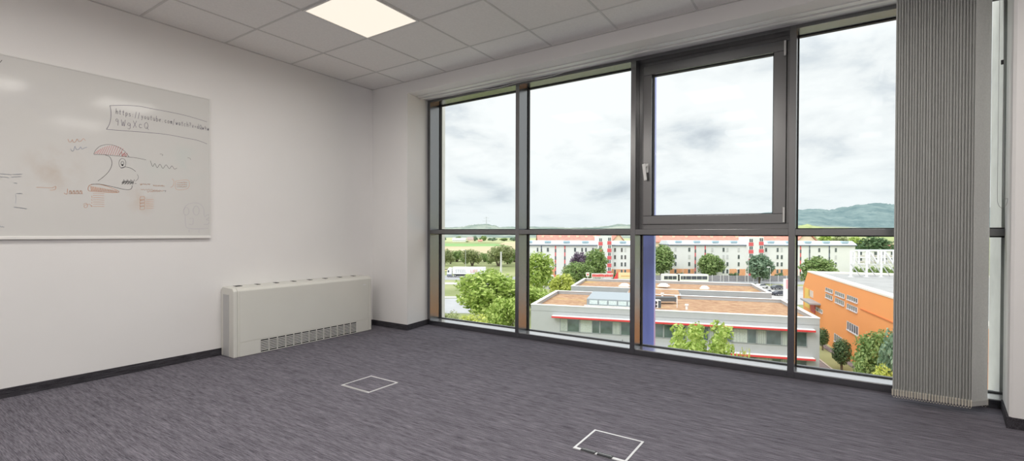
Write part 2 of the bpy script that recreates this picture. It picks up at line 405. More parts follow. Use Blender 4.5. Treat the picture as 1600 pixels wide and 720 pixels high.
# ------------------------------------------------------------------ floor boxes
def floor_box(x0, y0, x1, y1, label, handles):
    t = thing('floor_box', label, 'floor box', ((x0+x1)/2, (y0+y1)/2, 0))
    hx_, hy_ = (x1-x0)/2, (y1-y0)/2; wv = .011
    f = MB()
    f.box(-hx_, -hy_, 0, hx_, -hy_+wv*1.7, .004).box(-hx_, hy_-wv, 0, hx_, hy_, .004).box(-hx_, -hy_+wv*1.7, 0, -hx_+wv, hy_-wv, .004).box(hx_-wv, -hy_+wv*1.7, 0, hx_, hy_-wv, .004)
    f.build('rim', mat('bright_floor_trim', (0.78, 0.78, 0.79), 0.3, metal=0.3, var=0.03), t, label='bright metal rim')
    MB().box(-hx_+wv, -hy_+wv*1.7, 0, hx_-wv, hy_-wv, .0025).build('lid', M_carpet, t, label='carpeted lid')
    if handles:
        for cx in (-.058, .030):
            h = MB().box(cx-.038, -hy_-.002, .003, cx+.038, -hy_+.024, .0075)
            o = h.build('cable_flap', mat('black_flap', (0.02, 0.02, 0.022), 0.35), t, label='black cable flap')
            MB().box(cx-.034, -hy_+.012, .0075, cx+.034, -hy_+.0145, .0085).build('flap_edge', M_alu, o)
    else:
        MB().box(-hx_+.02, -hy_+.003, .004, hx_-.02, -hy_+.015, .0055).build('lip', M_alu, t)
    return t
floor_box(-2.880, 2.142, -2.587, 2.412, 'square floor box with thin pale rim set in the carpet in front of the heater', False)
floor_box(-1.066, 2.170, -0.788, 2.442, 'square floor box with black cable flaps on its near rim', True)

# ------------------------------------------------------------------ vertical blind
bl = thing('vertical_blind', 'grey vertical blind bunched up at the right end of the window', 'blind', (0.6, 3.955, 0))
def B3(x, y, z): return (x-.6, y-3.955, z)
hr = MB().box(*B3(XS+.03-.045, 3.923, 2.640), *B3(XP+.02, 3.984, 2.674))
hr.build('head_rail', M_white, bl, 0.002, label='white head rail under the soffit')
hr = MB().box(*B3(XS-.02, 3.995, 2.630), *B3(XP+.03, 4.013, 2.672)); hr.build('rail_edge', M_white, bl)
M_slat = mat('grey_blind_fabric', (0.70, 0.705, 0.69), 0.85, var=0.05, scale=90, bump=0.2, bscale=900)
def see_through(m, f):
    nt = m.node_tree; b = nt.nodes['Principled BSDF']; t = nt.nodes.new('ShaderNodeBsdfTranslucent'); x = nt.nodes.new('ShaderNodeMixShader')
    nt.links.new(b.inputs['Base Color'].links[0].from_socket, t.inputs[0]); x.inputs[0].default_value = f
    nt.links.new(b.outputs[0], x.inputs[1]); nt.links.new(t.outputs[0], x.inputs[2]); nt.links.new(x.outputs[0], nt.nodes['Material Output'].inputs[0])
see_through(M_slat, 0.25)
def slat(cx, ang, z0=.058, z1=2.63, w=.127):
    d = Vector((math.cos(ang), math.sin(ang), 0)); n = Vector((-d.y, d.x, 0)); mb = MB()
    K = 6; A = []; B = []
    for i in range(K+1):
        t = i/K-.5; q = Vector((cx-.6, 0, 0)) + d*(t*w) + n*(0.004*(1-4*t*t))
        A.append(q-n*.0004); B.append(q+n*.0004)
    outl = A+B[::-1]
    mb.prism([(p.x, p.y, z0) for p in outl], (0, 0, 0), (0, 0, z1-z0))
    o = mb.build('slat', M_slat, bl)
    p0 = Vector((cx-.6, 0, 0))-d*(w/2); p1 = Vector((cx-.6, 0, 0))+d*(w/2)
    hm = MB().prism([tuple(p0-n*.0022)[:2]+(z0-.004,), tuple(p1-n*.0022)[:2]+(z0-.004,), tuple(p1+n*.0022)[:2]+(z0-.004,), tuple(p0+n*.0022)[:2]+(z0-.004,)], (0, 0, 0), (0, 0, .030))
    hm.build('bottom_weight', M_slatw, o)
    # clip that carries the linking bead chain
    for p in (p0-d*.0015, p1+d*.0015):
        cl = MB()
        for k in range(5): cl.dome((p.x, p.y, z0-.004+.0085*k), .0042, .0042, .0050, 6, 2)
        cl.build('chain_clip', M_bead, o)
    return o
M_slatw = mat('grey_weight_pocket', (0.50, 0.49, 0.47), 0.8, var=0.05, scale=60)
M_bead = mat('beige_bead', (0.62, 0.57, 0.48), 0.4, var=0.05)
rs = random.Random(3)
NS = 28
for k in range(NS):
    x = .402 + .0138*k
    slat(x + rs.uniform(-.0008, .0008), math.radians(47 + rs.uniform(-1.5, 1.5)))
for e in (-1, 1):
    ch = MB()
    for k in range(NS-1):
        x0_ = .402+.0138*k-.6+e*.0433; x1_ = x0_+.0138; y_ = e*.0464
        for q in range(4):
            t = (q+.5)/4; ch.dome((x0_+(x1_-x0_)*t, y_, .052-.012*math.sin(math.pi*t)), .002, .002, .003, 5, 2)
    ch.build('bead_chain', M_bead, bl, label='beige bead chain linking the slats')
cc = MB(); pts = []
X_, Y_ = 0.842, 3.93
for i in range(30): pts.append((X_-.006, Y_, 2.64-(2.64-1.30)*i/29))
loop = [(X_-.006+.022*(1-math.cos(math.pi*i/10))/2*2, Y_, 1.30-.055*math.sin(math.pi*i/10)) for i in range(11)]
pts += loop; pts += [(X_+.020-.010*i/29, Y_, 1.30+(2.64-1.30)*i/29) for i in range(30)]
cc.path([B3(*p) for p in pts], .0013, 5)
k_ = cc.build('pull_chain', mat('grey_chain', (0.35, 0.35, 0.36), 0.4), bl, label='thin grey pull chain loop')
MB().tube(B3(X_+.008, Y_, 2.09), B3(X_+.008, Y_, 2.115), .006, n=8).build('chain_stop', M_gasket, k_)
cd = MB(); pts = [(-3.83+i*.09, 4.045, 2.640-.030*math.sin(math.pi*i/24)-.012*math.sin(math.pi*i/7)**2) for i in range(25)]
cd.path([B3(*p) for p in pts], .0022, 5); cd.build('draw_cord', M_white, bl, label='white cord sagging under the rail')
# ------------------------------------------------------------------ whiteboard
def board_mat():
    m = bpy.data.materials.new('whiteboard_enamel'); m.use_nodes = True; nt = m.node_tree; N = nt.nodes; L = nt.links
    b = N['Principled BSDF']; b.inputs['Roughness'].default_value = 0.09; b.inputs['Specular IOR Level'].default_value = 0.26
    tc = N.new('ShaderNodeTexCoord')
    def smudge(prev, cy_, cz, ry, rz_, col, amt, sc=7.0):
        mp = N.new('ShaderNodeMapping'); mp.vector_type = 'POINT'
        mp.inputs['Location'].default_value = (0, -cy_/ry, -cz/rz_); mp.inputs['Scale'].default_value = (0, 1/ry, 1/rz_)
        L.new(tc.outputs['Object'], mp.inputs[0])
        gr = N.new('ShaderNodeTexGradient'); gr.gradient_type = 'SPHERICAL'; L.new(mp.outputs[0], gr.inputs[0])
        no = N.new('ShaderNodeTexNoise'); no.inputs['Scale'].default_value = sc; no.inputs['Detail'].default_value = 6; L.new(tc.outputs['Object'], no.inputs['Vector'])
        rr = N.new('ShaderNodeMapRange'); L.new(no.outputs['Fac'], rr.inputs[0]); rr.inputs[1].default_value = .38; rr.inputs[2].default_value = .62
        mu = N.new('ShaderNodeMath'); mu.operation = 'MULTIPLY'; L.new(gr.outputs['Fac'], mu.inputs[0]); L.new(rr.outputs[0], mu.inputs[1])
        m2 = N.new('ShaderNodeMath'); m2.operation = 'MULTIPLY'; m2.use_clamp = True; L.new(mu.outputs[0], m2.inputs[0]); m2.inputs[1].default_value = amt
        mx = N.new('ShaderNodeMix'); mx.data_type = 'RGBA'; L.new(m2.outputs[0], mx.inputs[0]); mx.inputs[7].default_value = col+(1,)
        if isinstance(prev, tuple): mx.inputs[6].default_value = prev+(1,)
        else: L.new(prev, mx.inputs[6])
        return mx.outputs[2]
    c = (0.64, 0.635, 0.62)
    for px, py, ry, rz_, col, amt, sc in ((85, 265, .20, .20, (.54, .47, .41), .7, 8), (222, 312, .12, .14, (.58, .50, .44), .7, 9),
                                       (293, 255, .20, .18, (.56, .63, .61), .7, 6), (240, 262, .25, .15, (.58, .63, .61), .5, 5), (60, 170, .3, .2, (.60, .60, .62), .5, 4)):
        p = on_x(px, py, XL+.02); c = smudge(c, p.y, p.z, ry, rz_, col, amt, sc)
    L.new(c, b.inputs['Base Color']); return m
WX = XL+.018
WY0, WY1, WZ0, WZ1 = -0.405, 1.995, 1.037, 2.243
wb = thing('whiteboard', 'large white enamel whiteboard with marker scribbles and a smoking red cap doodle on the left wall', 'whiteboard', (0, 0, 0))
wb['label'] = 'large whiteboard with marker scribbles and a red capped doodle on the left wall'
MB().box(XL, WY0+.008, WZ0+.008, WX, WY1-.008, WZ1-.008).build('panel', board_mat(), wb)
M_trim = mat('whiteboard_edge', (0.66, 0.655, 0.64), 0.4, var=0.02)
ed = MB().box(XL, WY0, WZ1-.009, WX+.003, WY1, WZ1).box(XL, WY0, WZ0+.02, WX+.003, WY0+.008, WZ1-.009).box(XL, WY1-.011, WZ0+.02, WX+.003, WY1, WZ1-.009)
ed.build('edge_trim', M_trim, wb, .001)
MB().box(XL, WY0, WZ0, WX+.008, WY1, WZ0+.021).build('bottom_rail', mat('whiteboard_rail', (0.80, 0.79, 0.77), 0.4, var=0.02), wb, .003)

GL = {  # single stroke hand letters in a unit box, x right, y up
 'h': [[(.1,1.2),(.1,0)],[(.1,.4),(.4,.65),(.6,.5),(.6,0)]], 't': [[(.35,1.05),(.3,.1),(.5,0)],[(.05,.68),(.6,.7)]],
 'p': [[(.1,.65),(.1,-.4)],[(.1,.55),(.45,.65),(.6,.35),(.4,.05),(.1,.1)]], 's': [[(.55,.6),(.2,.6),(.15,.4),(.5,.28),(.5,.05),(.1,.02)]],
 ':': [[(.25,.5),(.27,.42)],[(.25,.1),(.27,.02)]], '/': [[(.0,-.25),(.45,1.25)]], 'y': [[(.1,.65),(.3,.15)],[(.6,.65),(.2,-.4)]],
 'o': [[(.35,.62),(.1,.4),(.2,.05),(.5,.05),(.6,.4),(.35,.62)]], 'u': [[(.1,.65),(.12,.1),(.4,.0),(.58,.3)],[(.58,.65),(.6,0)]],
 'b': [[(.12,1.2),(.1,0),(.5,.05),(.6,.4),(.35,.6),(.12,.4)]], 'e': [[(.12,.32),(.55,.38),(.45,.62),(.15,.5),(.15,.1),(.5,.0)]],
 '.': [[(.2,.05),(.25,.0)]], 'c': [[(.55,.55),(.2,.6),(.1,.25),(.25,.0),(.55,.1)]], 'm': [[(.05,.6),(.08,0)],[(.08,.45),(.25,.62),(.33,.5),(.33,0)],[(.33,.45),(.5,.62),(.6,.5),(.62,0)]],
 'w': [[(.02,.62),(.15,0),(.32,.45),(.47,0),(.63,.62)]], 'a': [[(.52,.55),(.2,.6),(.1,.2),(.3,.0),(.52,.3)],[(.54,.6),(.6,0)]],
 '?': [[(.1,.95),(.3,1.15),(.55,.95),(.3,.55),(.3,.3)],[(.3,.05),(.32,.0)]], 'v': [[(.08,.62),(.32,0),(.6,.65)]], '=': [[(.1,.45),(.55,.47)],[(.1,.25),(.55,.27)]],
 'd': [[(.52,.5),(.2,.58),(.1,.2),(.3,.0),(.52,.25)],[(.54,1.2),(.58,0)]], 'Q': [[(.35,1.05),(.05,.7),(.1,.15),(.45,.0),(.68,.4),(.6,.9),(.35,1.05)],[(.4,.3),(.8,-.15)]],
 '4': [[(.2,1.0),(.08,.45),(.6,.45)],[(.48,.75),(.48,-.05)]], '9': [[(.5,.75),(.2,.65),(.12,.9),(.35,1.05),(.5,.8),(.45,0)]],
 'W': [[(.02,1.0),(.18,0),(.35,.7),(.52,0),(.72,1.05)]], 'g': [[(.52,.55),(.2,.6),(.12,.25),(.45,.2),(.54,.55),(.5,-.3),(.1,-.35)]], 'X': [[(.05,1.05),(.6,0)],[(.65,1.1),(.05,-.1)]],
}
class Ink:
    def __init__(s): s.mb = MB()
    def line(s, pts, w=.0022):
        """pts are (y, z) on the board; a flat ribbon of ink just proud of the enamel"""
        P = [Vector((WX+.0005, y, z)) for y, z in pts]
        for a, b in zip(P[:-1], P[1:]):
            d = b-a
            if d.length < 1e-5: continue
            n = Vector((0, -d.z, d.y)).normalized()*w/2; e = d.normalized()*w*.3
            s.mb.quad(a-e-n, b+e-n, b+e+n, a-e+n)
    def px(s, pts, w=.0022, smooth=True):
        Q = [on_x(x, y, WX+.0005) for x, y in pts]; Q = [(q.y, q.z) for q in Q]
        if smooth and len(Q) > 2: Q = spline(Q)
        s.line(Q, w)
    def text(s, txt, p0, p1, size, w=.002):
        a = on_x(*p0, WX); b = on_x(*p1, WX); n = len(txt)
        for i, ch_ in enumerate(txt):
            t0 = i/n; oy = a.y+(b.y-a.y)*t0; oz = a.z+(b.z-a.z)*t0; ad = (b.y-a.y)/n
            for st in GL.get(ch_, []):
                s.line(spline([(oy+x*ad*.95, oz+y*size) for x, y in st]), w)
    def scribble(s, p0, p1, h, n, w=.0016, seed=1):
        rr = random.Random(seed); pts = []
        for i in range(n+1):
            t = i/n; pts.append((p0[0]+(p1[0]-p0[0])*t+rr.uniform(-.6, .6), p0[1]+(p1[1]-p0[1])*t+(h if i % 2 else -h)*rr.uniform(.3, 1)))
        s.px(pts, w)
    def build(s, name, col, label): 
        o = s.mb.build(name, mat('ink_'+name+label[:6].replace(' ', '_'), col, 0.5, var=0.1), wb); o['label'] = label
def spline(Q, k=5):
    out = []
    n = len(Q)
    for i in range(n-1):
        p0 = Q[max(i-1, 0)]; p1 = Q[i]; p2 = Q[i+1]; p3 = Q[min(i+2, n-1)]
        for j in range(k):
            t = j/k
            out.append(tuple(.5*((2*p1[c])+(-p0[c]+p2[c])*t+(2*p0[c]-5*p1[c]+4*p2[c]-p3[c])*t*t+(-p0[c]+3*p1[c]-3*p2[c]+p3[c])*t**3) for c in (0, 1)))
    out.append(Q[-1]); return out
Z3 = lambda L_: [(90+x/4, 200+y/4) for x, y in L_]
Z6 = lambda L_: [(100+x/6, 130+y/6) for x, y in L_]
# violet note with the address
i1 = Ink()
i1.px(Z6([(430,210),(560,207),(700,215),(830,240),(980,268),(1150,305),(1340,362)]), .003)
i1.px(Z6([(430,210),(440,260),(438,330),(425,385),(398,432)]), .003)
i1.px(Z6([(398,432),(560,445),(760,460),(960,480),(1150,515),(1250,535),(1340,568)]), .003)
i1.text('https://youtube.com/watch?v=dQw4w', Z6([(486,285)])[0], Z6([(1366,445)])[0], .033, .0026)
i1.text('9WgXcQ', Z6([(480,392)])[0], Z6([(805,428)])[0], .046, .0026)
i1.build('marker_writing', (.16, .14, .20), 'dark violet handwritten web address in a box')
# black doodle
i2 = Ink()
i2.px(Z3([(226,163),(238,138),(265,114),(305,103),(345,106),(385,122),(420,146),(447,181)]), .0022)
i2.px(Z3([(228,165),(290,166),(370,174),(447,181),(500,188),(553,199)]), .0024)
i2.px(Z3([(298,168),(325,180),(339,210),(335,243),(315,277),(285,306),(253,330)]), .0028)
for rx, ry in ((22, 30), (9, 11)):
    i2.px(Z3([(405+rx*math.cos(a*math.pi/8), 220+ry*math.sin(a*math.pi/8)) for a in range(17)]), .002)
i2.px(Z3([(402,228),(408,232),(403,234),(408,229)]), .006)
i2.px(Z3([(395,250),(420,243),(450,248),(472,259),(487,271)]), .003)
i2.px(Z3([(498,290),(505,305),(500,320),(486,332)]), .002)
i2.px(Z3([(210,352),(262,351),(312,360),(362,371),(410,382),(445,385),(462,377),(466,360)]), .0032)
for k in range(13):
    x = 402+k*5.5; i2.px(Z3([(x, 352-(k % 3)*3), (x+12, 322+(k % 4)*4)]), .003)
i2.px(Z3([(400,340),(440,334),(478,345)]), .003); i2.px(Z3([(486,345),(490,347)]), .004)
i2.px(Z3([(580,205),(594,240),(608,222),(622,248),(640,226),(658,252),(678,230),(698,254),(714,236),(730,256),(746,250)]), .0026)
i2.px(Z3([(640,162),(656,165),(654,174)]), .002); i2.px(Z3([(812,186),(826,188),(832,198)]), .002)
i2.px([(0,97.5),(3,94)], .003)
i2.px(Z3([(660,392),(676,390),(672,400)]), .002)
i2.build('marker_drawing', (.07, .07, .075), 'black doodle of a face in profile')
# red hatching of the cap
i3 = Ink()
for k in range(14):
    x = 232+k*14
    top = 103+((x-318)/110)**2*48
    i3.px(Z3([(x, 160+k*1.0), (x+24, max(top+6, 104) if x < 400 else 150+(x-400)*.5)]), .0022, False)
i3.px(Z3([(385,170),(400,150),(405,178),(418,156),(424,178),(436,165)]), .003)
i3.build('marker_drawing', (.62, .10, .11), 'red hatched cap')
# orange notes
i4 = Ink()
i4.px(Z3([(64,68),(72,86),(84,86),(92,72),(98,88),(112,86),(122,68),(132,84),(148,80),(160,66),(174,78)]), .0022)
i4.px(Z3([(190,375),(205,355),(260,352),(320,368),(378,392),(376,402),(320,402),(240,396),(196,392),(190,375)]), .003)
for k in range(16): i4.px(Z3([(205+k*10.5, 362+k*1.8), (212+k*10.5, 392+k*.6), (214+k*10.5, 366+k*1.8)]), .0022)
i4.px(Z3([(62,380),(58,412),(40,406)]), .0026)
for k in range(4):
    x = 76+k*22; i4.px(Z3([(x,392),(x-4,408),(x+8,410),(x+10,394),(x,392),(x+14,412)]), .0024)
i4.px([(57,292.5),(70,293),(82,293.5)], .0022); i4.px([(82,293.5),(87,291),(86,296),(78,297)], .002)
for k in range(7): i4.px(Z3([(222,408+k*13.5), (256,407+k*13.7), (292,410+k*13.5)]), .0018)
for k in range(4): i4.px(Z3([(212,424+k*20), (216,436+k*18)]), .002)
i4.px(Z3([(160,476),(180,470),(186,490),(172,498),(166,484),(200,476),(212,492)]), .002)
for k in range(4): i4.px(Z3([(515,430+k*20),(540,428+k*20),(542,446+k*20),(516,448+k*20),(518,430+k*20)]), .002)
for k in range(6): i4.px(Z3([(552,448+k*11),(600,446+k*11)]), .0016)
i4.px(Z3([(738,332),(816,326),(814,376),(742,382),(738,332)]), .0018)
for k in range(3): i4.scribble(Z3([(746,342+k*13)])[0], Z3([(808,340+k*13)])[0], 1.0, 12, .0018, k)
for (a, b_, sd_) in (((514,352),(580,350),5), ((596,360),(668,362),6), ((520,384),(640,390),7), ((560,398),(660,392),8)): i4.scribble(Z3([a])[0], Z3([b_])[0], 1.3, 14, .0018, sd_)
i4.px(Z3([(716,316),(728,336),(720,362),(706,372)]), .0018)
i4.build('marker_writing', (.66, .30, .14), 'orange notes and lists')
# blue and violet faint notes
i5 = Ink()
i5.px(Z3([(82,130),(90,144),(100,140),(108,114),(116,132),(130,134),(144,118),(152,132),(168,124),(184,120)]), .0024)
for (a, b_, sd_) in (((0,271.5),(18,273),11), ((20,272.5),(35,272),12), ((0,276),(14,277.5),13), ((18,276.5),(33,276),14), ((25,302),(35,302.5),15), ((22,323.5),(42,326),16), ((0,354),(7,355),17), ((22,286),(27,286),18)):
    i5.scribble(a, b_, .9, max(4, int(abs(b_[0]-a[0])*.7)), .0018, sd_)
i5.px([(24,303),(25,310),(24,318)], .001)
i5.build('marker_writing', (.22, .28, .42), 'faint blue notes')
i6 = Ink()
for (cx, cy_, rx, ry) in ((804,520,17,24),(866,516,19,28)):
    i6.px(Z3([(cx+rx*math.cos(a*math.pi/7), cy_+ry*math.sin(a*math.pi/7)) for a in range(15)]), .0016)
i6.px(Z3([(790,512),(802,486),(832,470),(870,468),(900,482),(914,510),(918,552),(940,540),(950,555),(930,572),(950,580),(940,600),(914,602)]), .0016)
i6.px(Z3([(796,540),(800,600),(812,624),(868,630),(940,626)]), .0016)
i6.px(Z3([(824,566),(846,566),(844,602),(820,600)]), .0016)
i6.px(Z3([(822,634),(822,652)]), .0014); i6.px(Z3([(884,630),(884,654)]), .0014)
i6.build('marker_drawing', (.42, .38, .50), 'faint violet scribble in the corner')
# ================================================================== outside
ZG = -16.5
U = Vector((-0.95882, -0.28402, 0)); V = Vector((-0.28402, 0.95882, 0)); UP = Vector((0, 0, 1))
M_UV = Matrix((U, V, UP)).transposed().to_4x4()
M_RF = Matrix((R0, F0, UP)).transposed().to_4x4()
def lat(px, D): return (px-800)/FPX*D
def dist(py, px=800, z=None): return (EYE.z-(ZG if z is None else z))*FPX/(py-hz(px))

# ground
def ground_mat():
    m = bpy.data.materials.new('meadow'); m.use_nodes = True; nt = m.node_tree; N = nt.nodes; L = nt.links
    b = N['Principled BSDF']; b.inputs['Roughness'].default_value = 0.95; b.inputs['Specular IOR Level'].default_value = 0.1
    tc = N.new('ShaderNodeTexCoord'); n1 = N.new('ShaderNodeTexNoise'); n1.inputs['Scale'].default_value = 0.02; n1.inputs['Detail'].default_value = 10
    n1.inputs['Roughness'].default_value = 0.65; L.new(tc.outputs['Object'], n1.inputs['Vector'])
    r = N.new('ShaderNodeValToRGB'); e = r.color_ramp.elements
    e[0].position = .36; e[0].color = (.22, .25, .11, 1); e[1].position = .64; e[1].color = (.40, .41, .22, 1)
    L.new(n1.outputs['Fac'], r.inputs[0]); L.new(r.outputs[0], b.inputs['Base Color']); return m
g = MB(); g.quad(*[(6000*math.cos(2*math.pi*i/48), 6000*math.sin(2*math.pi*i/48), ZG) for i in range(48)])
struct('ground', g, ground_mat(), label='grassy ground spreading out below the building', cat='ground')
def patch(name, pts, col, label, dz=.02, var=.12, scale=.3, cat='ground'):
    mb = MB(); P = [far(px, D, ZG+dz) for px, D in pts]; mb.quad(*P)
    struct(name, mb, mat(label[:24].replace(' ', '_'), col, .95, spec=.15, var=var, scale=scale), label=label, cat=cat)
patch('field_green', [(560, 640), (800, 640), (775, 800), (560, 850)], (.23, .38, .15), 'flat green field in the distance beyond the row of roadside trees', .02, .1, .02, 'field')
patch('field_tan', [(640, 330), (860, 330), (880, 950), (790, 950), (770, 640), (640, 600)], (.52, .43, .28), 'tan harvested field behind the roadside trees', .01, .1, .02, 'field')
patch('field_meadow', [(500, 960), (1100, 960), (1100, 2200), (500, 2200)], (.42, .44, .24), 'pale meadows far behind the white farmhouse', .03, .25, .006, 'field')
patch('road_main', [(560, 182), (1100, 170), (1300, 165), (1300, 178), (1100, 183), (560, 202)], (.36, .36, .37), 'grey main road with the lorry and the bus', .04, .06, .4, 'road')
patch('road_pavement', [(560, 165), (860, 160), (860, 166), (560, 172)], (.55, .53, .50), 'pale pavement strip along the main road', .05, .06, .4, 'road')
patch('road_side', [(560, 104), (735, 104), (735, 128), (560, 128)], (.40, .40, .41), 'grey side street at the lower left', .04, .06, .4, 'road')
patch('road_kerb', [(560, 129), (740, 129), (740, 131.5), (560, 131.5)], (.70, .70, .69), 'white kerb line of the side street', .07, .04, .4, 'road')
patch('road_parking', [(1120, 118), (1330, 118), (1330, 160), (1120, 160)], (.44, .42, .41), 'grey parking lot behind the grey office block', .04, .08, .4, 'road')
patch('forecourt', [(-2600, 4.7), (3600, 4.7), (2000, 40), (-300, 40)], (.50, .49, .47), 'pale paved forecourt right below the window', .03, .08, .4, 'forecourt')  # added out of view, pale and neutral to bounce light onto the soffit
def uvz(u, v, z): return U*u + V*v + UP*z
gp = MB(); gp.quad(uvz(-18.6, 55, ZG+.05), uvz(-18.6, 110, ZG+.05), uvz(-21.6, 110, ZG+.05), uvz(-21.6, 55, ZG+.05))
struct('path', gp, mat('brown_paving', (.30, .25, .25), .9, var=.08, scale=1.5), label='brown paved path between the grey office block and the lawn', cat='path')
gp = MB(); gp.box(-21.85, 55, ZG, -21.6, 110, ZG+.12, M_UV)
struct('path_kerb', gp, mat('path_kerb_stone', (.58, .52, .46), .9), label='pale kerb between the brown path and the lawn', cat='kerb')
gp = MB(); gp.quad(uvz(-24.6, 55, ZG+.06), uvz(-24.6, 110, ZG+.06), uvz(-25.6, 110, ZG+.06), uvz(-25.6, 55, ZG+.06))
struct('path_gravel', gp, mat('grey_gravel', (.24, .21, .22), .95, var=.2, scale=3), label='grey strip at the foot of the orange building', cat='path')

# hills
def hills(name, ridge, D0, D1, col0, col1, label, bumps, seed, back=600):
    rr = random.Random(seed); vs = []; fs = []; K = 18; n = len(ridge); S = 6
    prof = []
    for i in range(n-1):
        for j in range(S):
            t = j/S; a = ridge[i]; b_ = ridge[i+1]
            prof.append((a[0]+(b_[0]-a[0])*t, a[1]+(b_[1]-a[1])*(t*t*(3-2*t))))
    prof.append(ridge[-1])
    for j in range(K+1):
        t = j/K
        for i, (px, py) in enumerate(prof):
            D = D0+(D1-D0)*t; zt = zat(px, py, D1); s_ = t*t*(3-2*t)
            z = ZG-3+(zt-ZG+3)*s_+ (rr.uniform(-1, 1)*bumps*(.3+.7*t))
            vs.append(far(px, D, z))
    for i, (px, py) in enumerate(prof): vs.append(far(px, D1+back, ZG))
    W_ = len(prof)
    for j in range(K+1):
        for i in range(W_-1): fs.append((j*W_+i, j*W_+i+1, (j+1)*W_+i+1, (j+1)*W_+i))
    mb = MB(); mb.add(vs, fs, True)
    m = bpy.data.materials.new(name+'_woods'); m.use_nodes = True; nt = m.node_tree; N = nt.nodes; L = nt.links
    b = N['Principled BSDF']; b.inputs['Roughness'].default_value = 1; b.inputs['Specular IOR Level'].default_value = 0
    tc = N.new('ShaderNodeTexCoord'); n1 = N.new('ShaderNodeTexNoise'); n1.inputs['Scale'].default_value = .008; n1.inputs['Detail'].default_value = 12; n1.inputs['Roughness'].default_value = .7
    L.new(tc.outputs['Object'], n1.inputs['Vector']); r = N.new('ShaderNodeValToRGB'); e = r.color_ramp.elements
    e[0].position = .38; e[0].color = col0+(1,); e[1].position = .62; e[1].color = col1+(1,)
    L.new(n1.outputs['Fac'], r.inputs[0]); L.new(r.outputs[0], b.inputs['Base Color'])
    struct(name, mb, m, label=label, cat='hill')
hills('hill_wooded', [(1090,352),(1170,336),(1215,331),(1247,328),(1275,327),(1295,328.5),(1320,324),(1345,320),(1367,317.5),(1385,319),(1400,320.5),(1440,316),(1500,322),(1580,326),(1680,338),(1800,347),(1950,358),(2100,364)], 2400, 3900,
      (.12, .18, .19), (.22, .285, .28), 'long wooded blue green hill on the right horizon', 5, 5)  # the blue in these greens is distance haze put into the colour
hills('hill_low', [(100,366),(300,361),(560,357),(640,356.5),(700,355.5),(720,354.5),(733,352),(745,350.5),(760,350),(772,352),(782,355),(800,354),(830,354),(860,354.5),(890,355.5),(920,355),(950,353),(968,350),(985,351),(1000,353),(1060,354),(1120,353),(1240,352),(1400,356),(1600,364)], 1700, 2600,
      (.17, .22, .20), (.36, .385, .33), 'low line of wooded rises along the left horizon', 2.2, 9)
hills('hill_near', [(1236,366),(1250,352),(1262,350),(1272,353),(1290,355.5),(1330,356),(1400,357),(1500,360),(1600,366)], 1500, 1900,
      (.30, .36, .16), (.48, .50, .28), 'yellow green slope at the foot of the wooded hill', 1.0, 12)

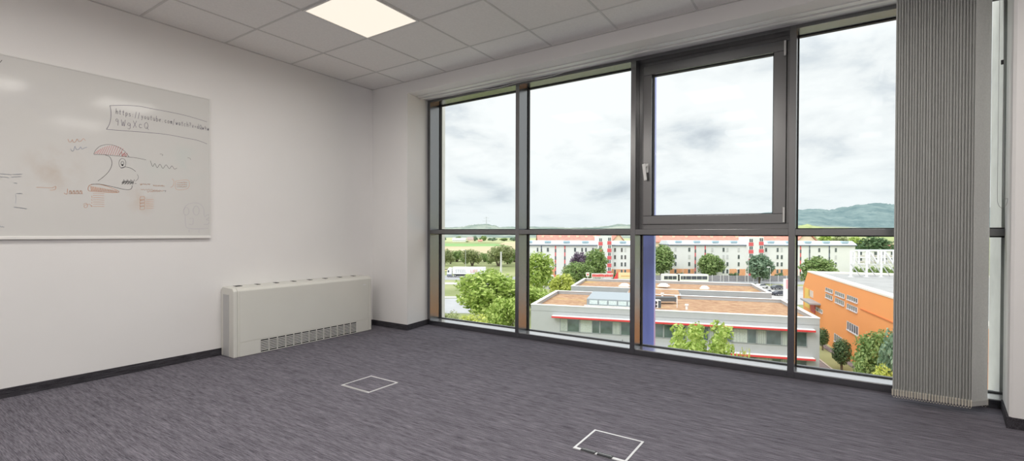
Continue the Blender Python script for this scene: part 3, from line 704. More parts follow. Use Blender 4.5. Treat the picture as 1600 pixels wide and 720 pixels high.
# ------------------------------------------------------------------ trees
LEAF = {
 'lime': leaf_mat('lime_leaves', (.22, .34, .05), (.60, .70, .22)),
 'yellow': leaf_mat('yellow_green_leaves', (.32, .39, .05), (.72, .74, .22)),
 'mid': leaf_mat('mid_green_leaves', (.13, .22, .06), (.38, .48, .19)),
 'dark': leaf_mat('dark_green_leaves', (.06, .13, .055), (.22, .32, .15)),
 'olive': leaf_mat('olive_leaves', (.22, .27, .11), (.46, .49, .25)),
 'purple': leaf_mat('purple_leaves', (.10, .07, .11), (.27, .20, .27)),
 'blue': leaf_mat('blue_green_leaves', (.12, .21, .13), (.33, .43, .30)),
}
M_bark = mat('brown_bark', (.16, .12, .09), .9, var=.25, scale=4)
TREE_ME = {}
def foliage_mesh(kind, color, n, leaf):
    key = (kind, color, n, leaf)
    if key in TREE_ME: return TREE_ME[key]
    rr = random.Random(hash(kind) % 1000 if False else sum(map(ord, kind+color))); lobes = []
    if kind == 'round':
        lobes = [((0, 0, .55), .30), ((0, 0, .40), .27)]
        for i in range(20):
            a = 2.4*i+rr.uniform(-.4, .4); e = -1.0+2.3*((i+.5)/20); R_ = .27
            lobes.append(((R_*math.cos(a)*math.cos(e), R_*math.sin(a)*math.cos(e), .55+.31*math.sin(e)), rr.uniform(.10, .16)))
    elif kind == 'cone':
        for i in range(9):
            t = i/8; lobes.append(((rr.uniform(-.03, .03), rr.uniform(-.03, .03), .22+.68*t), .27*(1-.78*t)+.015))
    elif kind == 'sprouts':
        for i in range(9):
            a = 6.28*i/9+rr.uniform(-.2, .2); R_ = rr.uniform(.17, .34) if i else 0; hh = rr.uniform(.56, .72)
            for j in range(5):
                t = j/4; lobes.append(((R_*math.cos(a)*(1+.10*t), R_*math.sin(a)*(1+.10*t), .22+hh*t), .17*(1-.50*t)))
    elif kind == 'oval':
        for i in range(5): lobes.append(((0, 0, .40+.115*i), .17+.10*math.sin(math.pi*(i+.7)/5.4)))
    elif kind == 'bush':
        for i in range(10):
            a = rr.uniform(0, 6.28); R_ = rr.uniform(.1, .34); lobes.append(((R_*math.cos(a), R_*math.sin(a), rr.uniform(.25, .72)), rr.uniform(.16, .25)))
    vs = []; fs = []
    wsum = sum(l[1]**2 for l in lobes)
    for (c, r) in lobes:
        for _ in range(int(n*r*r/wsum)):
            d = Vector((rr.gauss(0, 1), rr.gauss(0, 1), rr.gauss(0, 1))).normalized()
            p = Vector(c)+d*r*(rr.random()**.35)*rr.choice((1, 1, 1, 1.08))
            nn = (d+Vector((rr.gauss(0, .6), rr.gauss(0, .6), rr.gauss(0, .6)+.35))).normalized()
            a = nn.orthogonal().normalized(); b_ = nn.cross(a); t = rr.uniform(0, 6.28)
            a, b_ = a*math.cos(t)+b_*math.sin(t), b_*math.cos(t)-a*math.sin(t); s = leaf*rr.uniform(.6, 1.3); k = len(vs)
            vs += [tuple(p-a*s), tuple(p-b_*s*.55), tuple(p+a*s), tuple(p+b_*s*.55)]; fs.append((k, k+1, k+2, k+3))
    # leafy twig core so that the crown is not see-through in the middle
    me = bpy.data.meshes.new('foliage_'+kind); me.from_pydata(vs, [], fs); me.update(); me.materials.append(LEAF[color])
    TREE_ME[key] = me; return me
def trunk_mesh(kind):
    key = ('trunk', kind)
    if key in TREE_ME: return TREE_ME[key]
    mb = MB()
    if kind == 'oval': mb.tube((0, 0, 0), (0, 0, .5), .035, .02, 8)
    elif kind in ('sprouts', 'bush'):
        for i in range(6):
            a = 6.28*i/6; mb.tube((.03*math.cos(a), .03*math.sin(a), 0), (.22*math.cos(a), .22*math.sin(a), .6), .016, .006, 6)
    else:
        mb.tube((0, 0, 0), (0, 0, .55), .026, .014, 8)
        for i in range(5):
            a = 6.28*i/5+.4; mb.tube((0, 0, .28+.04*i), (.17*math.cos(a), .17*math.sin(a), .55+.05*i), .010, .004, 6)
    me = bpy.data.meshes.new('trunk_'+kind); me.from_pydata(mb.v, [], mb.f); me.materials.append(M_bark); TREE_ME[key] = me; return me
def tree(kind, color, px, ytop, D, rpx, label, name='tree', n=2600, leaf=.034, group=None, rz=None, cat='tree'):
    zt = zat(px, ytop, D); h = zt-ZG; base = far(px, D, ZG)
    unit = {'round': .40, 'cone': .28, 'sprouts': .42, 'oval': .27, 'bush': .52}[kind]
    t = thing(name, label, cat, base, rz if rz is not None else (px*.37) % 6.28, group)
    w_ = rpx*D/FPX/unit; t.scale = (w_, w_, h)
    f = bpy.data.objects.new('foliage', foliage_mesh(kind, color, n, leaf)); COL.objects.link(f); f.parent = t
    k = bpy.data.objects.new('trunk', trunk_mesh(kind)); COL.objects.link(k); k.parent = t
    return t
T = tree
# lower left, below the first bay
T('round', 'lime', 764, 419, 92, 58, 'big lime green tree in front of the lorry, its crown filling the first bay', n=6500, leaf=.027)
T('bush', 'yellow', 738, 474, 66, 44, 'yellow green bushy tree lowest in the first bay', n=5200, leaf=.03)
T('bush', 'lime', 790, 452, 75, 40, 'bright green bushy tree beside the first mullion', n=5200, leaf=.03)
T('bush', 'olive', 702, 474, 74, 26, 'grey green thin bush at the lower left window corner', n=2600, leaf=.03)
# second bay
T('round', 'lime', 840, 390, 132, 30, 'pale lime tree in front of the left end of the white flats', n=4200, leaf=.03)
T('bush', 'yellow', 825, 430, 112, 14, 'small yellow green tree under the pale lime tree', n=2200, leaf=.045)
T('bush', 'lime', 836, 440, 104, 34, 'low bright green bush at the left end of the grey office roof', n=3600, leaf=.035)
T('round', 'mid', 902, 408, 152, 29, 'broad mid green tree behind the left end of the rear office roof', n=4200, leaf=.03)
T('round', 'yellow', 879, 426, 118, 25, 'round yellow green tree in front of the broad mid green tree', n=3200, leaf=.035)
T('round', 'purple', 905, 392, 178, 17, 'dark purple leaved tree in front of the white flats', n=2600, leaf=.04)
T('round', 'mid', 931, 386, 160, 22, 'tall green tree beside the left red and white stair tower', n=3000, leaf=.035)
T('bush', 'dark', 959, 424, 176, 5, 'small dark bush at the foot of the left stair tower', n=700, leaf=.08)
# third bay
T('oval', 'mid', 1034, 386, 183, 20, 'tall dense green tree right beside the blue fin', n=3600, leaf=.035)
T('round', 'mid', 1111, 395, 184, 22, 'green tree in front of the middle of the white flats', n=3000, leaf=.04)
T('round', 'blue', 1187, 395, 168, 22, 'grey green tree in front of the right red and white stair tower', n=3000, leaf=.04)
T('sprouts', 'lime', 1095, 503, 47, 56, 'bright green multi stemmed tree in front of the grey office windows', n=9000, leaf=.028)
T('sprouts', 'yellow', 1162, 541, 46, 10, 'small yellow green sapling right of the bright green tree', n=900, leaf=.05)
for px, yt, r, lb in ((1062, 424, 7, 'low hedge bush left of the bus roof'), (1146, 424, 9, 'low hedge bush between the two trees in front of the flats'), (1218, 425, 8, 'low hedge bush right of the grey green tree')):
    T('bush', 'dark', px, yt, 183, r, lb, 'hedge_bush', 900, .08, 'low bushes at the foot of the flats')
# fourth bay
T('round', 'mid', 1279, 399, 150, 29, 'round green tree behind the far corner of the orange building', n=3200, leaf=.04)
T('round', 'dark', 1365, 367, 245, 28, 'large dark green tree above the roof sign frame', n=3600, leaf=.035)
for px, yt, D, r, cl, lb in ((1268, 366, 300, 14, 'olive', 'olive tree just right of the third mullion behind the flats'), (1291, 366, 372, 16, 'lime', 'yellow green tree above the middle of the right hand flats roof'),
                        (1313, 366, 310, 15, 'olive', 'olive tree above the right end of the flats roof'), (1336, 368, 380, 13, 'lime', 'yellow green tree left of the large dark green tree')):
    T('round', cl, px, yt, D, r, lb, n=1500, leaf=.05, group='trees behind the flats')
for k, px in enumerate((1338, 1350, 1362, 1374, 1386, 1398)):
    T('bush', 'mid', px, 411, 172 if k % 2 else 186, 8, ['green hedge shrub under the left end of the roof sign frame', 'second green hedge shrub from the left under the roof sign frame', 'third green hedge shrub from the left under the roof sign frame',
       'fourth green hedge shrub from the left under the roof sign frame', 'fifth green hedge shrub from the left under the roof sign frame', 'green hedge shrub beside the blind edge under the roof sign frame'][k], 'hedge_shrub', 900, .07, 'hedge behind the roof sign', cat='shrub')
T('oval', 'dark', 1287, 514, 72, 9, 'slim dark green clipped shrub at the right corner of the grey office block', 'clipped_shrub', 2200, .035, cat='shrub')
T('oval', 'dark', 1317, 532, 61, 14, 'clipped dark green shrub on the lawn before the orange building', 'clipped_shrub', 3000, .032, cat='shrub')
T('round', 'mid', 1371, 512, 50, 36, 'mid green tree in front of the orange wall', n=4600, leaf=.03)
T('bush', 'mid', 1354, 540, 49, 30, 'dark leaved bush below the tree in front of the orange wall', n=3600, leaf=.03)
T('bush', 'yellow', 1384, 545, 42, 30, 'yellow green bush at the lower right corner beside the blind', n=3600, leaf=.035)
T('round', 'blue', 1401, 506, 43, 26, 'grey green tree half hidden by the blind', n=2600, leaf=.035)
# roadside row on the left and far tree line
for px, yt, r, cl, lb in ((694, 386, 14, 'olive', 'leftmost roadside tree behind the lorry'), (714, 389, 17, 'mid', 'green roadside tree behind the lorry cab'), (738, 386, 18, 'olive', 'olive roadside tree right of the street lamp'),
                     (757, 394, 13, 'mid', 'small green roadside tree between the two poles'), (779, 378, 25, 'olive', 'tallest roadside tree behind the concrete pole'), (804, 387, 17, 'mid', 'roadside tree beside the first mullion')):
    T('bush', cl, px, yt-3, 255 if px in (694, 738, 779) else 292, r, lb, 'roadside_tree', 3000, .04, 'row of trees along the main road')
for px, yt, r, cl, lb in ((704, 396, 12, 'olive', 'low roadside shrub between the two leftmost roadside trees'), (726, 396, 12, 'mid', 'low roadside shrub just left of the street lamp pole'), (747, 398, 11, 'olive', 'low roadside shrub right of the street lamp pole'),
                     (767, 397, 12, 'mid', 'low roadside shrub left of the tallest roadside tree'), (793, 396, 13, 'mid', 'low roadside shrub right of the concrete pole')):
    T('bush', cl, px, yt, 272, r-3, lb, 'roadside_shrub', 1800, .045, 'shrubs along the main road', cat='shrub')
for k, (px, yt, r) in enumerate(((692, 368, 9), (716, 367, 6), (742, 367, 8), (756, 366, 8), (770, 370, 9), (788, 370, 10), (803, 369, 9), (730, 376, 4))):
    T('bush', 'mid' if k % 2 else 'blue', px, yt, 1075 if k < 7 else 935, r, ['distant green tree left of the white farmhouse', 'distant tree behind the white farmhouse', 'distant tree right of the brown roofed farmhouse', 'distant tree below the power pylon',
      'distant bushy tree right of the power pylon', 'distant wide tree near the first mullion', 'distant tree at the edge of the first mullion', 'low distant bush in front of the brown roofed farmhouse'][k], 'distant_tree', 700, .07, 'distant trees round the farmhouses')

# ------------------------------------------------------------------ grey office block
M_gwall = mat('pale_grey_cladding', (.42, .425, .435), .7, var=.03, scale=1.2)
M_gcop = mat('white_coping', (.84, .84, .84), .5, var=.02)
M_red = mat('red_edge', (.66, .055, .06), .5, var=.05)
M_oglass = mat('office_glass', (.09, .125, .125), .08, spec=.9, var=.35, scale=.9)
M_oframe = mat('office_window_frame', (.30, .32, .33), .5, var=.04)
M_curt = mat('pale_curtain', (.58, .62, .58), .9, var=.1, scale=6)
def sedum():
    m = bpy.data.materials.new('sedum_roof'); m.use_nodes = True; nt = m.node_tree; N = nt.nodes; L = nt.links
    b = N['Principled BSDF']; b.inputs['Roughness'].default_value = .95; b.inputs['Specular IOR Level'].default_value = .1
    tc = N.new('ShaderNodeTexCoord'); mp = N.new('ShaderNodeMapping'); mp.inputs['Scale'].default_value = (.45, 1.0, 1); mp.inputs['Rotation'].default_value = (0, 0, .29); L.new(tc.outputs['Object'], mp.inputs[0])
    n1 = N.new('ShaderNodeTexNoise'); n1.inputs['Scale'].default_value = 2.2; n1.inputs['Detail'].default_value = 10; n1.inputs['Roughness'].default_value = .75; L.new(mp.outputs[0], n1.inputs['Vector'])
    r = N.new('ShaderNodeValToRGB'); e = r.color_ramp.elements
    e[0].position = .34; e[0].color = (.25, .14, .085, 1); e[1].position = .68; e[1].color = (.56, .41, .25, 1)
    k = e.new(.50); k.color = (.40, .24, .15, 1)
    L.new(n1.outputs['Fac'], r.inputs[0])
    n2 = N.new('ShaderNodeTexNoise'); n2.inputs['Scale'].default_value = .16; n2.inputs['Detail'].default_value = 6; L.new(mp.outputs[0], n2.inputs['Vector'])
    r2 = N.new('ShaderNodeMapRange'); L.new(n2.outputs['Fac'], r2.inputs[0]); r2.inputs[1].default_value = .56; r2.inputs[2].default_value = .70; r2.inputs[4].default_value = .75
    mx = N.new('ShaderNodeMix'); mx.data_type = 'RGBA'; L.new(r2.outputs[0], mx.inputs[0]); L.new(r.outputs[0], mx.inputs[6]); mx.inputs[7].default_value = (.56, .41, .10, 1)
    L.new(mx.outputs[2], b.inputs['Base Color']); return m
M_sed = sedum()
ob = thing('office_building', 'low grey office block with brown planted flat roofs and red edged canopies', 'building', (0, 0, 0))
ZR = -8.9
def wing(u0, u1, v0, v1):
    MB().box(u0, v0, ZG, u1, v1, ZR-.80, M_UV).build('wing', M_gwall, ob)
    p = MB(); w_ = .42
    p.box(u0, v0, ZR-.85, u1, v0+w_, ZR, M_UV).box(u0, v1-w_, ZR-.85, u1, v1, ZR, M_UV).box(u0, v0+w_, ZR-.85, u0+w_, v1-w_, ZR, M_UV).box(u1-w_, v0+w_, ZR-.85, u1, v1-w_, ZR, M_UV)
    p.build('parapet', M_gwall, ob)
    q = MB(); w2 = .50; t0, t1 = ZR-.02, ZR+.06
    q.box(u0-.04, v0-.04, t0, u1+.04, v0+w2, t1, M_UV).box(u0-.04, v1-w2, t0, u1+.04, v1+.04, t1, M_UV).box(u0-.04, v0+w2, t0, u0+w2, v1-w2, t1, M_UV).box(u1-w2, v0+w2, t0, u1+.04, v1-w2, t1, M_UV)
    q.build('coping', M_gcop, ob, label='white roof edge')
    MB().box(u0+w_, v0+w_, ZR-.80, u1-w_, v1-w_, ZR-.50, M_UV).build('planted_roof', M_sed, ob, label='brown planted roof')
wing(-18.45, 17.0, 64.63, 81.8)
wing(-18.45, 15.7, 89.6, 105.8)
MB().box(-3.9, 81.3, ZG, 5.2, 90.1, ZR-.5, M_UV).build('link_wing', M_gwall, ob)
MB().box(-3.5, 81.0, ZR-.48, 4.8, 90.4, ZR+.02, M_UV).build('planted_roof', M_sed, ob, label='brown planted roof')
VF = 64.63
for z0 in (-10.30, -13.68):
    cn = MB().box(-17.8, VF-.75, z0, 13.85, VF, z0+.10, M_UV).build('canopy', M_gcop, ob, label='white canopy over the windows')
    MB().box(-17.85, VF-.80, z0-.17, 13.9, VF-.70, z0+.05, M_UV).build('canopy_edge', M_red, cn, label='red front edge')
    rr = random.Random(int(-z0*10)); nw = 11; u0, u1 = -17.15, 12.85
    for i in range(nw):
        a = u0+(u1-u0)*i/nw; b_ = u0+(u1-u0)*(i+1)/nw; zt, zb = z0-.33, z0-2.12
        f = MB()
        f.box(a, VF-.06, zb, b_, VF+.02, zb+.09, M_UV).box(a, VF-.06, zt-.08, b_, VF+.02, zt, M_UV).box(a, VF-.06, zb, a+.09, VF+.02, zt, M_UV).box(b_-.09, VF-.06, zb, b_, VF+.02, zt, M_UV)
        c_ = a+(b_-a)*rr.choice((.38, .5, .62)); f.box(c_-.05, VF-.06, zb, c_+.05, VF+.02, zt, M_UV)
        w_ = f.build('window', M_oframe, ob)
        MB().box(a+.05, VF-.03, zb+.05, b_-.05, VF+.01, zt-.04, M_UV).build('pane', M_oglass, w_)
        ck = rr.random()
        if ck < .75:
            cu = MB(); ca, cb = (a+.1, c_-.05) if ck < .35 else (c_+.05, b_-.1)
            for q in range(9):
                t0 = ca+(cb-ca)*q/9; cu.box(t0+.02, VF-.042, zb+.1, t0+(cb-ca)/9-.02, VF-.034, zt-.08, M_UV)
            cu.build('curtain', M_curt, w_, label='pale curtain')
for u in (-16.6, -13.4, -9.9, -6.2, 1.5):
    pass
rl = MB(); rl.box(4.4, VF-1.1, -13.10, 9.0, VF-1.04, -13.02, M_UV).box(4.4, VF-1.1, -13.6, 4.46, VF-1.04, -13.02, M_UV).box(4.4, VF-1.1, -13.10, 4.46, VF, -13.02, M_UV).box(8.94, VF-1.1, -13.10, 9.0, VF, -13.02, M_UV)
rl.build('railing', mat('dark_railing', (.06, .06, .06), .5), ob, label='thin dark railing')
# roof lantern
sk = MB(); sk.prism([uvz(0, 67.6, ZR-.3), uvz(0, 67.6, ZR+.75), uvz(0, 74.5, ZR+1.0), uvz(0, 74.5, ZR-.3)], U*2.6, U*9.6)
lan = sk.build('roof_lantern', mat('zinc_grey', (.34, .38, .41), .45, metal=.2, var=.05), ob, label='grey roof lantern with a strip of panes')
for i in range(5):
    a = 9.3-(i+1)*1.33; MB().box(a+.1, 67.52, ZR+.02, a+1.23, 67.6, ZR+.58, M_UV).build('pane', mat('lantern_glass', (.62, .72, .72), .1, spec=.9, var=.15), lan)
MB().box(2.6, 67.0, ZR-.24, 9.9, 67.58, ZR-.12, M_UV).build('gravel_strip', mat('pale_gravel', (.66, .65, .62), .95, var=.2, scale=9), ob, label='pale gravel strip')
# things standing on the roof
def roof_dome(px, py, r, label):
    p = on_z(px, py, ZR-.24); t = thing('roof_dome', label, 'skylight', (p.x, p.y, ZR-.24), 0, 'skylight domes on the planted roof')
    MB().box(-r, -r*.8, 0, r, r*.8, .25).build('kerb', M_gcop, t); MB().dome((0, 0, .25), r*.97, r*.77, .42).build('dome', mat('opal_dome', (.85, .85, .84), .3, var=.02), t)
roof_dome(976, 447.5, .95, 'white skylight dome at the right of the rear roof beside the second mullion')
roof_dome(1037, 447.5, 1.0, 'white skylight dome right beside the blue fin')
roof_dome(1101, 451.5, .75, 'white skylight dome in the middle of the rear roof')
p = on_z(1029, 481, ZR-.2); ac = thing('air_conditioner', 'white air conditioning unit with dark fans on the grey office roof', 'air conditioner', (p.x, p.y, ZR-.24), math.atan2(R0.y, R0.x))
MB().box(-.9, 0, 0, .35, .9, 1.1).build('casing', M_white, ac, .02)
for zz in (.3, .78): MB().tube((-.42, -.01, zz), (-.42, .03, zz), .22, n=16).build('fan', M_dark, ac)
MB().box(-.05, -.02, .06, .33, .1, 1.04).build('side_grille', mat('ac_grille', (.09, .11, .13), .6), ac)
p = on_z(1040, 472, ZR-.2); du = thing('ventilation_duct', 'dark flat ventilation duct behind the air conditioner', 'duct', (p.x, p.y, ZR-.24), math.atan2(R0.y, R0.x))
MB().box(-1.6, 0, .15, 1.6, 1.4, .75).build('duct', mat('duct_dark', (.11, .12, .13), .6, var=.1), du); MB().box(1.6, .2, 0, 1.85, .8, 1.0).build('end_piece', M_white, du)
for px, py, lb in ((1073, 483, 'short white vent pipe on the front planted roof'), (1058, 480, 'thin vent pipe left of the short white one'), (1035, 464, 'small vent pipe behind the dark duct')):
    p = on_z(px, py, ZR-.2); t = thing('vent_pipe', lb, 'vent', (p.x, p.y, ZR-.24), 0, 'vent pipes on the planted roof')
    MB().tube((0, 0, 0), (0, 0, .55 if px != 1058 else 1.1), .16 if px != 1058 else .05, n=12).build('pipe', M_gcop, t); MB().tube((0, 0, .55 if px != 1058 else 1.1), (0, 0, .72 if px != 1058 else 1.18), .26 if px != 1058 else .08, n=12).build('cap', M_gcop, t)

# ------------------------------------------------------------------ orange building
OE = Vector((-.2339, .97226, 0)); ON = Vector((-.97226, -.2339, 0)); O0 = Vector((6.102, 66.884, 0))
M_ON = Matrix((OE, ON, UP)).transposed().to_4x4(); M_ON.translation = O0
def on_wall(px, py):
    d = ray(px, py); t = (O0-EYE).dot(ON)/d.dot(ON); P = EYE+d*t; return (P-O0).dot(OE), P.z
M_org = mat('orange_render', (.90, .36, .12), .7, var=.02, scale=.2)
ora = thing('orange_building', 'bright orange building with a pale flat roof at the right', 'building', (0, 0, 0))
body = MB()
zr = -6.0
# wall slab with a slanting far end
A = [(-30, 0, ZG), (42, 0, ZG), (42.5, 0, -9.0), (39, 0, zr), (-30, 0, zr)]
body.add([M_ON @ Vector((s, n_, z)) for n_ in (0, -40) for s, _, z in A], [(0,1,2,3,4), (9,8,7,6,5), (0,5,6,1), (1,6,7,2), (2,7,8,3), (4,9,5,0)])
body.build('walls', M_org, ora)
MB().box(-30, -40, zr-.3, 38.8, -.05, zr+.02, M_ON).build('flat_roof', mat('pale_roof_membrane', (.36, .355, .35), .8, var=.12, scale=.5), ora)
MB().box(-30, -1.15, zr, 39, .06, zr+.22, M_ON).build('roof_edge', mat('cream_flashing', (.86, .80, .72), .5, var=.02), ora, label='cream roof edge')
MB().box(36.5, -40, zr, 39, -1.1, zr+.2, M_ON).build('roof_edge', mat('cream_flashing', (.86, .80, .72), .5), ora)
MB().box(-30, -1.35, zr, 37, -1.15, zr+.10, M_ON).build('gutter', mat('dark_gutter', (.2, .2, .22), .6), ora)
M_owf = mat('pale_window_frame', (.72, .66, .66), .5, var=.03); M_owg = mat('orange_building_glass', (.10, .10, .13), .1, spec=.8, var=.3, scale=2)
def owin(xl, yt, yb, xr, n):
    s0, z1 = on_wall(xl, yt); _, z0 = on_wall(xl, yb); s1, _ = on_wall(xr, yt+4)
    sa, sb = min(s0, s1), max(s0, s1); f = MB()
    f.box(sa, -.05, z0-.12, sb, .16, z0, M_ON).box(sa, -.05, z1-.07, sb, .06, z1, M_ON)
    for i in range(n+1):
        c_ = sa+(sb-sa)*i/n; f.box(c_-.07, -.05, z0, c_+.07, .06, z1, M_ON)
    w_ = f.build('window', M_owf, ora); MB().box(sa, -.03, z0, sb, .02, z1, M_ON).build('pane', M_owg, w_)
for a in ((1290.5, 448.5, 454, 1301.5, 4), (1290.5, 458, 464, 1301, 4), (1305.5, 454, 460, 1320, 5), (1305.5, 464.5, 471.5, 1319.5, 5), (1324, 460, 467, 1340.5, 5), (1324, 473.5, 481, 1340, 5), (1324, 501, 514, 1341.5, 5), (1275, 478.5, 483.5, 1285.5, 4), (1304, 520, 532, 1316, 4)):
    owin(*a)
def opanel(xl, yt, yb, xr, m_, name, d=.05, label=None):
    s0, z1 = on_wall(xl, yt); _, z0 = on_wall(xl, yb); s1, _ = on_wall(xr, yt)
    MB().box(min(s0, s1), -.02, z0, max(s0, s1), d, z1, M_ON).build(name, m_, ora, label=label)
opanel(1258, 449, 478, 1266, mat('yellow_panel', (.86, .58, .13), .6), 'yellow_panel', .06, 'yellow wall panel')
opanel(1264, 452, 462, 1271, mat('white_panel', (.72, .60, .50), .6, var=.15, scale=2), 'pale_panel', .06)
opanel(1267, 473, 486, 1274, M_red, 'entrance_panel', .07, 'red entrance panel')
s0, z0 = on_wall(1266, 466); s1, _ = on_wall(1281, 469)
MB().box(min(s0, s1)-.6, 0, z0-.25, max(s0, s1), 1.6, z0, M_ON).build('entrance_canopy', mat('canopy_grey', (.35, .36, .38), .5), ora, label='grey entrance canopy')
s0, z0 = on_wall(1345, 481.5)
MB().box(-30, 0, z0-.12, s0, .10, z0, M_ON).build('ledge', mat('orange_ledge', (.66, .20, .06), .7), ora)

# sign frame on its roof, seen from behind
DS = 79.0; zs = -5.98
sg = thing('roof_sign', 'white steel roof sign frame with letter shapes on the orange building', 'sign', far(1364, DS, zs), YAW)
def S3(px, py): return Vector((lat(px, DS)-lat(1364, DS), 0, zat(px, py, DS)-zs))
M_sgn = mat('white_sign_steel', (.86, .86, .86), .5, var=.02)
for px in (1330, 1354.5, 1377.5, 1401):
    x = S3(px, 400).x; MB().box(x-.13, -.1, 0, x+.13, .1, S3(px, 391).z).build('post', M_sgn, sg)
    MB().box(x-.3, -.3, -.02, x+.3, .3, .06).build('foot_plate', M_sgn, sg)
    b_ = MB(); b_.tube((x, .1, S3(px, 396).z), (x+4.6, 2.4, 0.05), .10, n=6); b_.tube((x, .1, S3(px, 411).z), (x+2.6, 1.4, .05), .08, n=6); b_.build('brace', M_sgn, sg)
for y_ in (391.6, 402.4, 412.6):
    a = S3(1330, y_); b_ = S3(1408, y_); MB().box(a.x, -.06, a.z-.06, b_.x, .06, a.z+.06).build('rail', M_sgn, sg)
def letter(strokes):
    l = MB()
    for a, b_ in strokes:
        A_ = S3(*a); B_ = S3(*b_); d = (B_-A_).normalized(); n_ = Vector((-d.z, 0, d.x))*.10
        l.prism([A_-n_, B_-n_, B_+n_, A_+n_], (0, -.32, 0), (0, -.10, 0))
    l.build('letter', M_sgn, sg)
letter([((1329, 393), (1333.5, 393)), ((1333.5, 393), (1333.5, 412)), ((1333.5, 412), (1329, 412)), ((1329, 412), (1329, 393))])
letter([((1341, 392), (1341, 412)), ((1341, 392), (1349, 392)), ((1341, 402), (1348, 402)), ((1341, 412), (1349, 412))])
letter([((1357, 412), (1357, 392)), ((1357, 392), (1371, 412)), ((1371, 412), (1371, 392))])
letter([((1381, 412), (1381, 392)), ((1381, 392), (1395, 412)), ((1395, 412), (1395, 392))])

# ------------------------------------------------------------------ white flats
M_flat = mat('white_render', (.83, .825, .81), .8, var=.02, scale=.3)
M_flr = mat('pale_metal_roof', (.70, .75, .80), .45, var=.06, scale=.6)
M_dline = mat('dark_eaves', (.16, .18, .24), .5)
M_band = mat('terracotta_band', (.80, .40, .22), .8, var=.12, scale=2)
M_fwin = mat('flat_window_glass', (.10, .12, .13), .12, spec=.8, var=.3, scale=1)
M_fwin2 = mat('flat_window_blind', (.62, .62, .61), .6, var=.06)
M_fwf = mat('flat_window_frame', (.80, .79, .78), .6)
M_fred = mat('flat_red_panel', (.74, .13, .14), .6, var=.08)
DA = 190.0
def flats(px0, px1, label, towers, wins, strips, bands, depth=12):
    cx = (px0+px1)/2; t = thing('apartment_building', label, 'building', far(cx, DA, ZG), YAW, 'white four storey flats')
    X = lambda px: lat(px, DA)-lat(cx, DA); Zl = lambda py, px=cx: zat(px, py, DA)-ZG
    x0, x1 = X(px0), X(px1); ze = Zl(383.2)
    MB().box(x0, 0, 0, x1, depth, ze).build('walls', M_flat, t)
    MB().box(x0-.4, -.5, ze-.15, x1+.4, depth+.5, ze+.25).build('eaves', M_dline, t, label='dark eaves line')
    r = MB(); r.prism([(x0-.4, -.5, ze+.25), (x0-.4, 2.2, ze+1.75), (x0-.4, depth-2.2, ze+1.75), (x0-.4, depth+.5, ze+.25)], (0, 0, 0), (x1-x0+.8, 0, 0))
    rf = r.build('roof', M_flr, t, label='pale metal roof')
    rr = random.Random(int(px0))
    for k in range(int((px1-px0)/28)):
        xx = x0+(x1-x0)*(k+.5)/int((px1-px0)/28); MB().box(xx-1.3, .25, ze+1.0, xx+1.3, 1.6, ze+1.75).build('rooflight', mat('rooflight_blue', (.42, .56, .66), .3, var=.1), rf)
    for a, b_ in bands: MB().box(X(a), -.05, 0, X(b_), .02, Zl(420.3)).build('ground_band', M_band, t, label='terracotta ground floor band')
    for px, py, wd, bl_ in wins:
        xx, zz = X(px), Zl(py); w_ = wd/2*.2557; h_ = .78
        f = MB(); f.box(xx-w_-.06, -.09, zz-h_-.06, xx+w_+.06, -.02, zz+h_+.06)
        o = f.build('window', M_fwf, t); MB().box(xx-w_, -.12, zz-h_, xx+w_, -.05, zz+h_).build('pane', M_fwin2 if bl_ else M_fwin, o)
    for px, c_ in strips:
        s_ = MB().box(X(px)-.22, -.10, 0, X(px)+.22, .02, ze-.2).build('stair_strip', M_fred if c_ else M_dline, t)
        for k in range(4): MB().box(X(px)-.24, -.14, 1.2+k*2.95, X(px)+.24, -.08, 2.6+k*2.95).build('pane', M_fwin, s_)
    for a, b_, top in towers:
        xa, xb = X(a), X(b_); zt = Zl(top)
        tw = MB().box(xa, -2.2, 0, xb, 6, zt).build('stair_tower', M_flat, t, label='white and red stair tower')
        for (ca, cb, off) in ((xa+.05, xa+(xb-xa)*.32, 0), (xb-(xb-xa)*.32, xb-.05, 1)):
            for k in range(5):
                zc_ = zt-2.1-k*2.95 - (0 if off == 0 else -.3)
                MB().box(ca, -2.26, zc_-1.5, cb, -2.18, zc_-.1).build('red_panel', M_fred, tw)
                f = MB(); mid = (ca+cb)/2
                f.box(ca+.3, -2.27, zc_+.05, mid-.1, -2.18, zc_+1.3).box(mid+.1, -2.27, zc_+.05, cb-.3, -2.18, zc_+1.3)
                f.build('stair_window', M_fwin, tw)
    return t
R4 = (390.2, 401.4, 412.7, 424.0)
def col(px, rows=R4, w=3.2, bl=()): return [(px, y, w, i in bl) for i, y in enumerate(rows)]
wA = col(840, R4[:2], 2.2)+col(856, R4[:3], 3)+col(898.5, R4, 3)+col(909.5, R4, 2.6)+col(915.5, R4, 2.6)+col(926.5, R4, 2.6)+col(961, R4, 2.8)+col(971.5, R4, 2.8)+col(977, R4, 2.6, (0,))+col(995, R4, 2.8)
wB = col(1055.5, R4, 3.2, (0,))+col(1077, R4, 3.2, (1,))+col(1113, R4, 3, (0,))+col(1130.5, R4, 3, (1,))+col(1136.7, R4, 3, (0, 1))+col(1154.3, R4, 3, (0,))+col(1197, R4, 3, (1,))+col(1215, R4, 3)+col(1221.5, R4, 3, (0,))+col(1280, R4[:3], 3)+col(1306, R4[:3], 3, (1,))
flats(812, 1018, 'long white flats with red and white stair tower left of the blue fin', [(933.5, 953.8, 369)], wA, [(846, 0), (868, 1), (882.6, 1)], [(846, 868), (955, 985)])
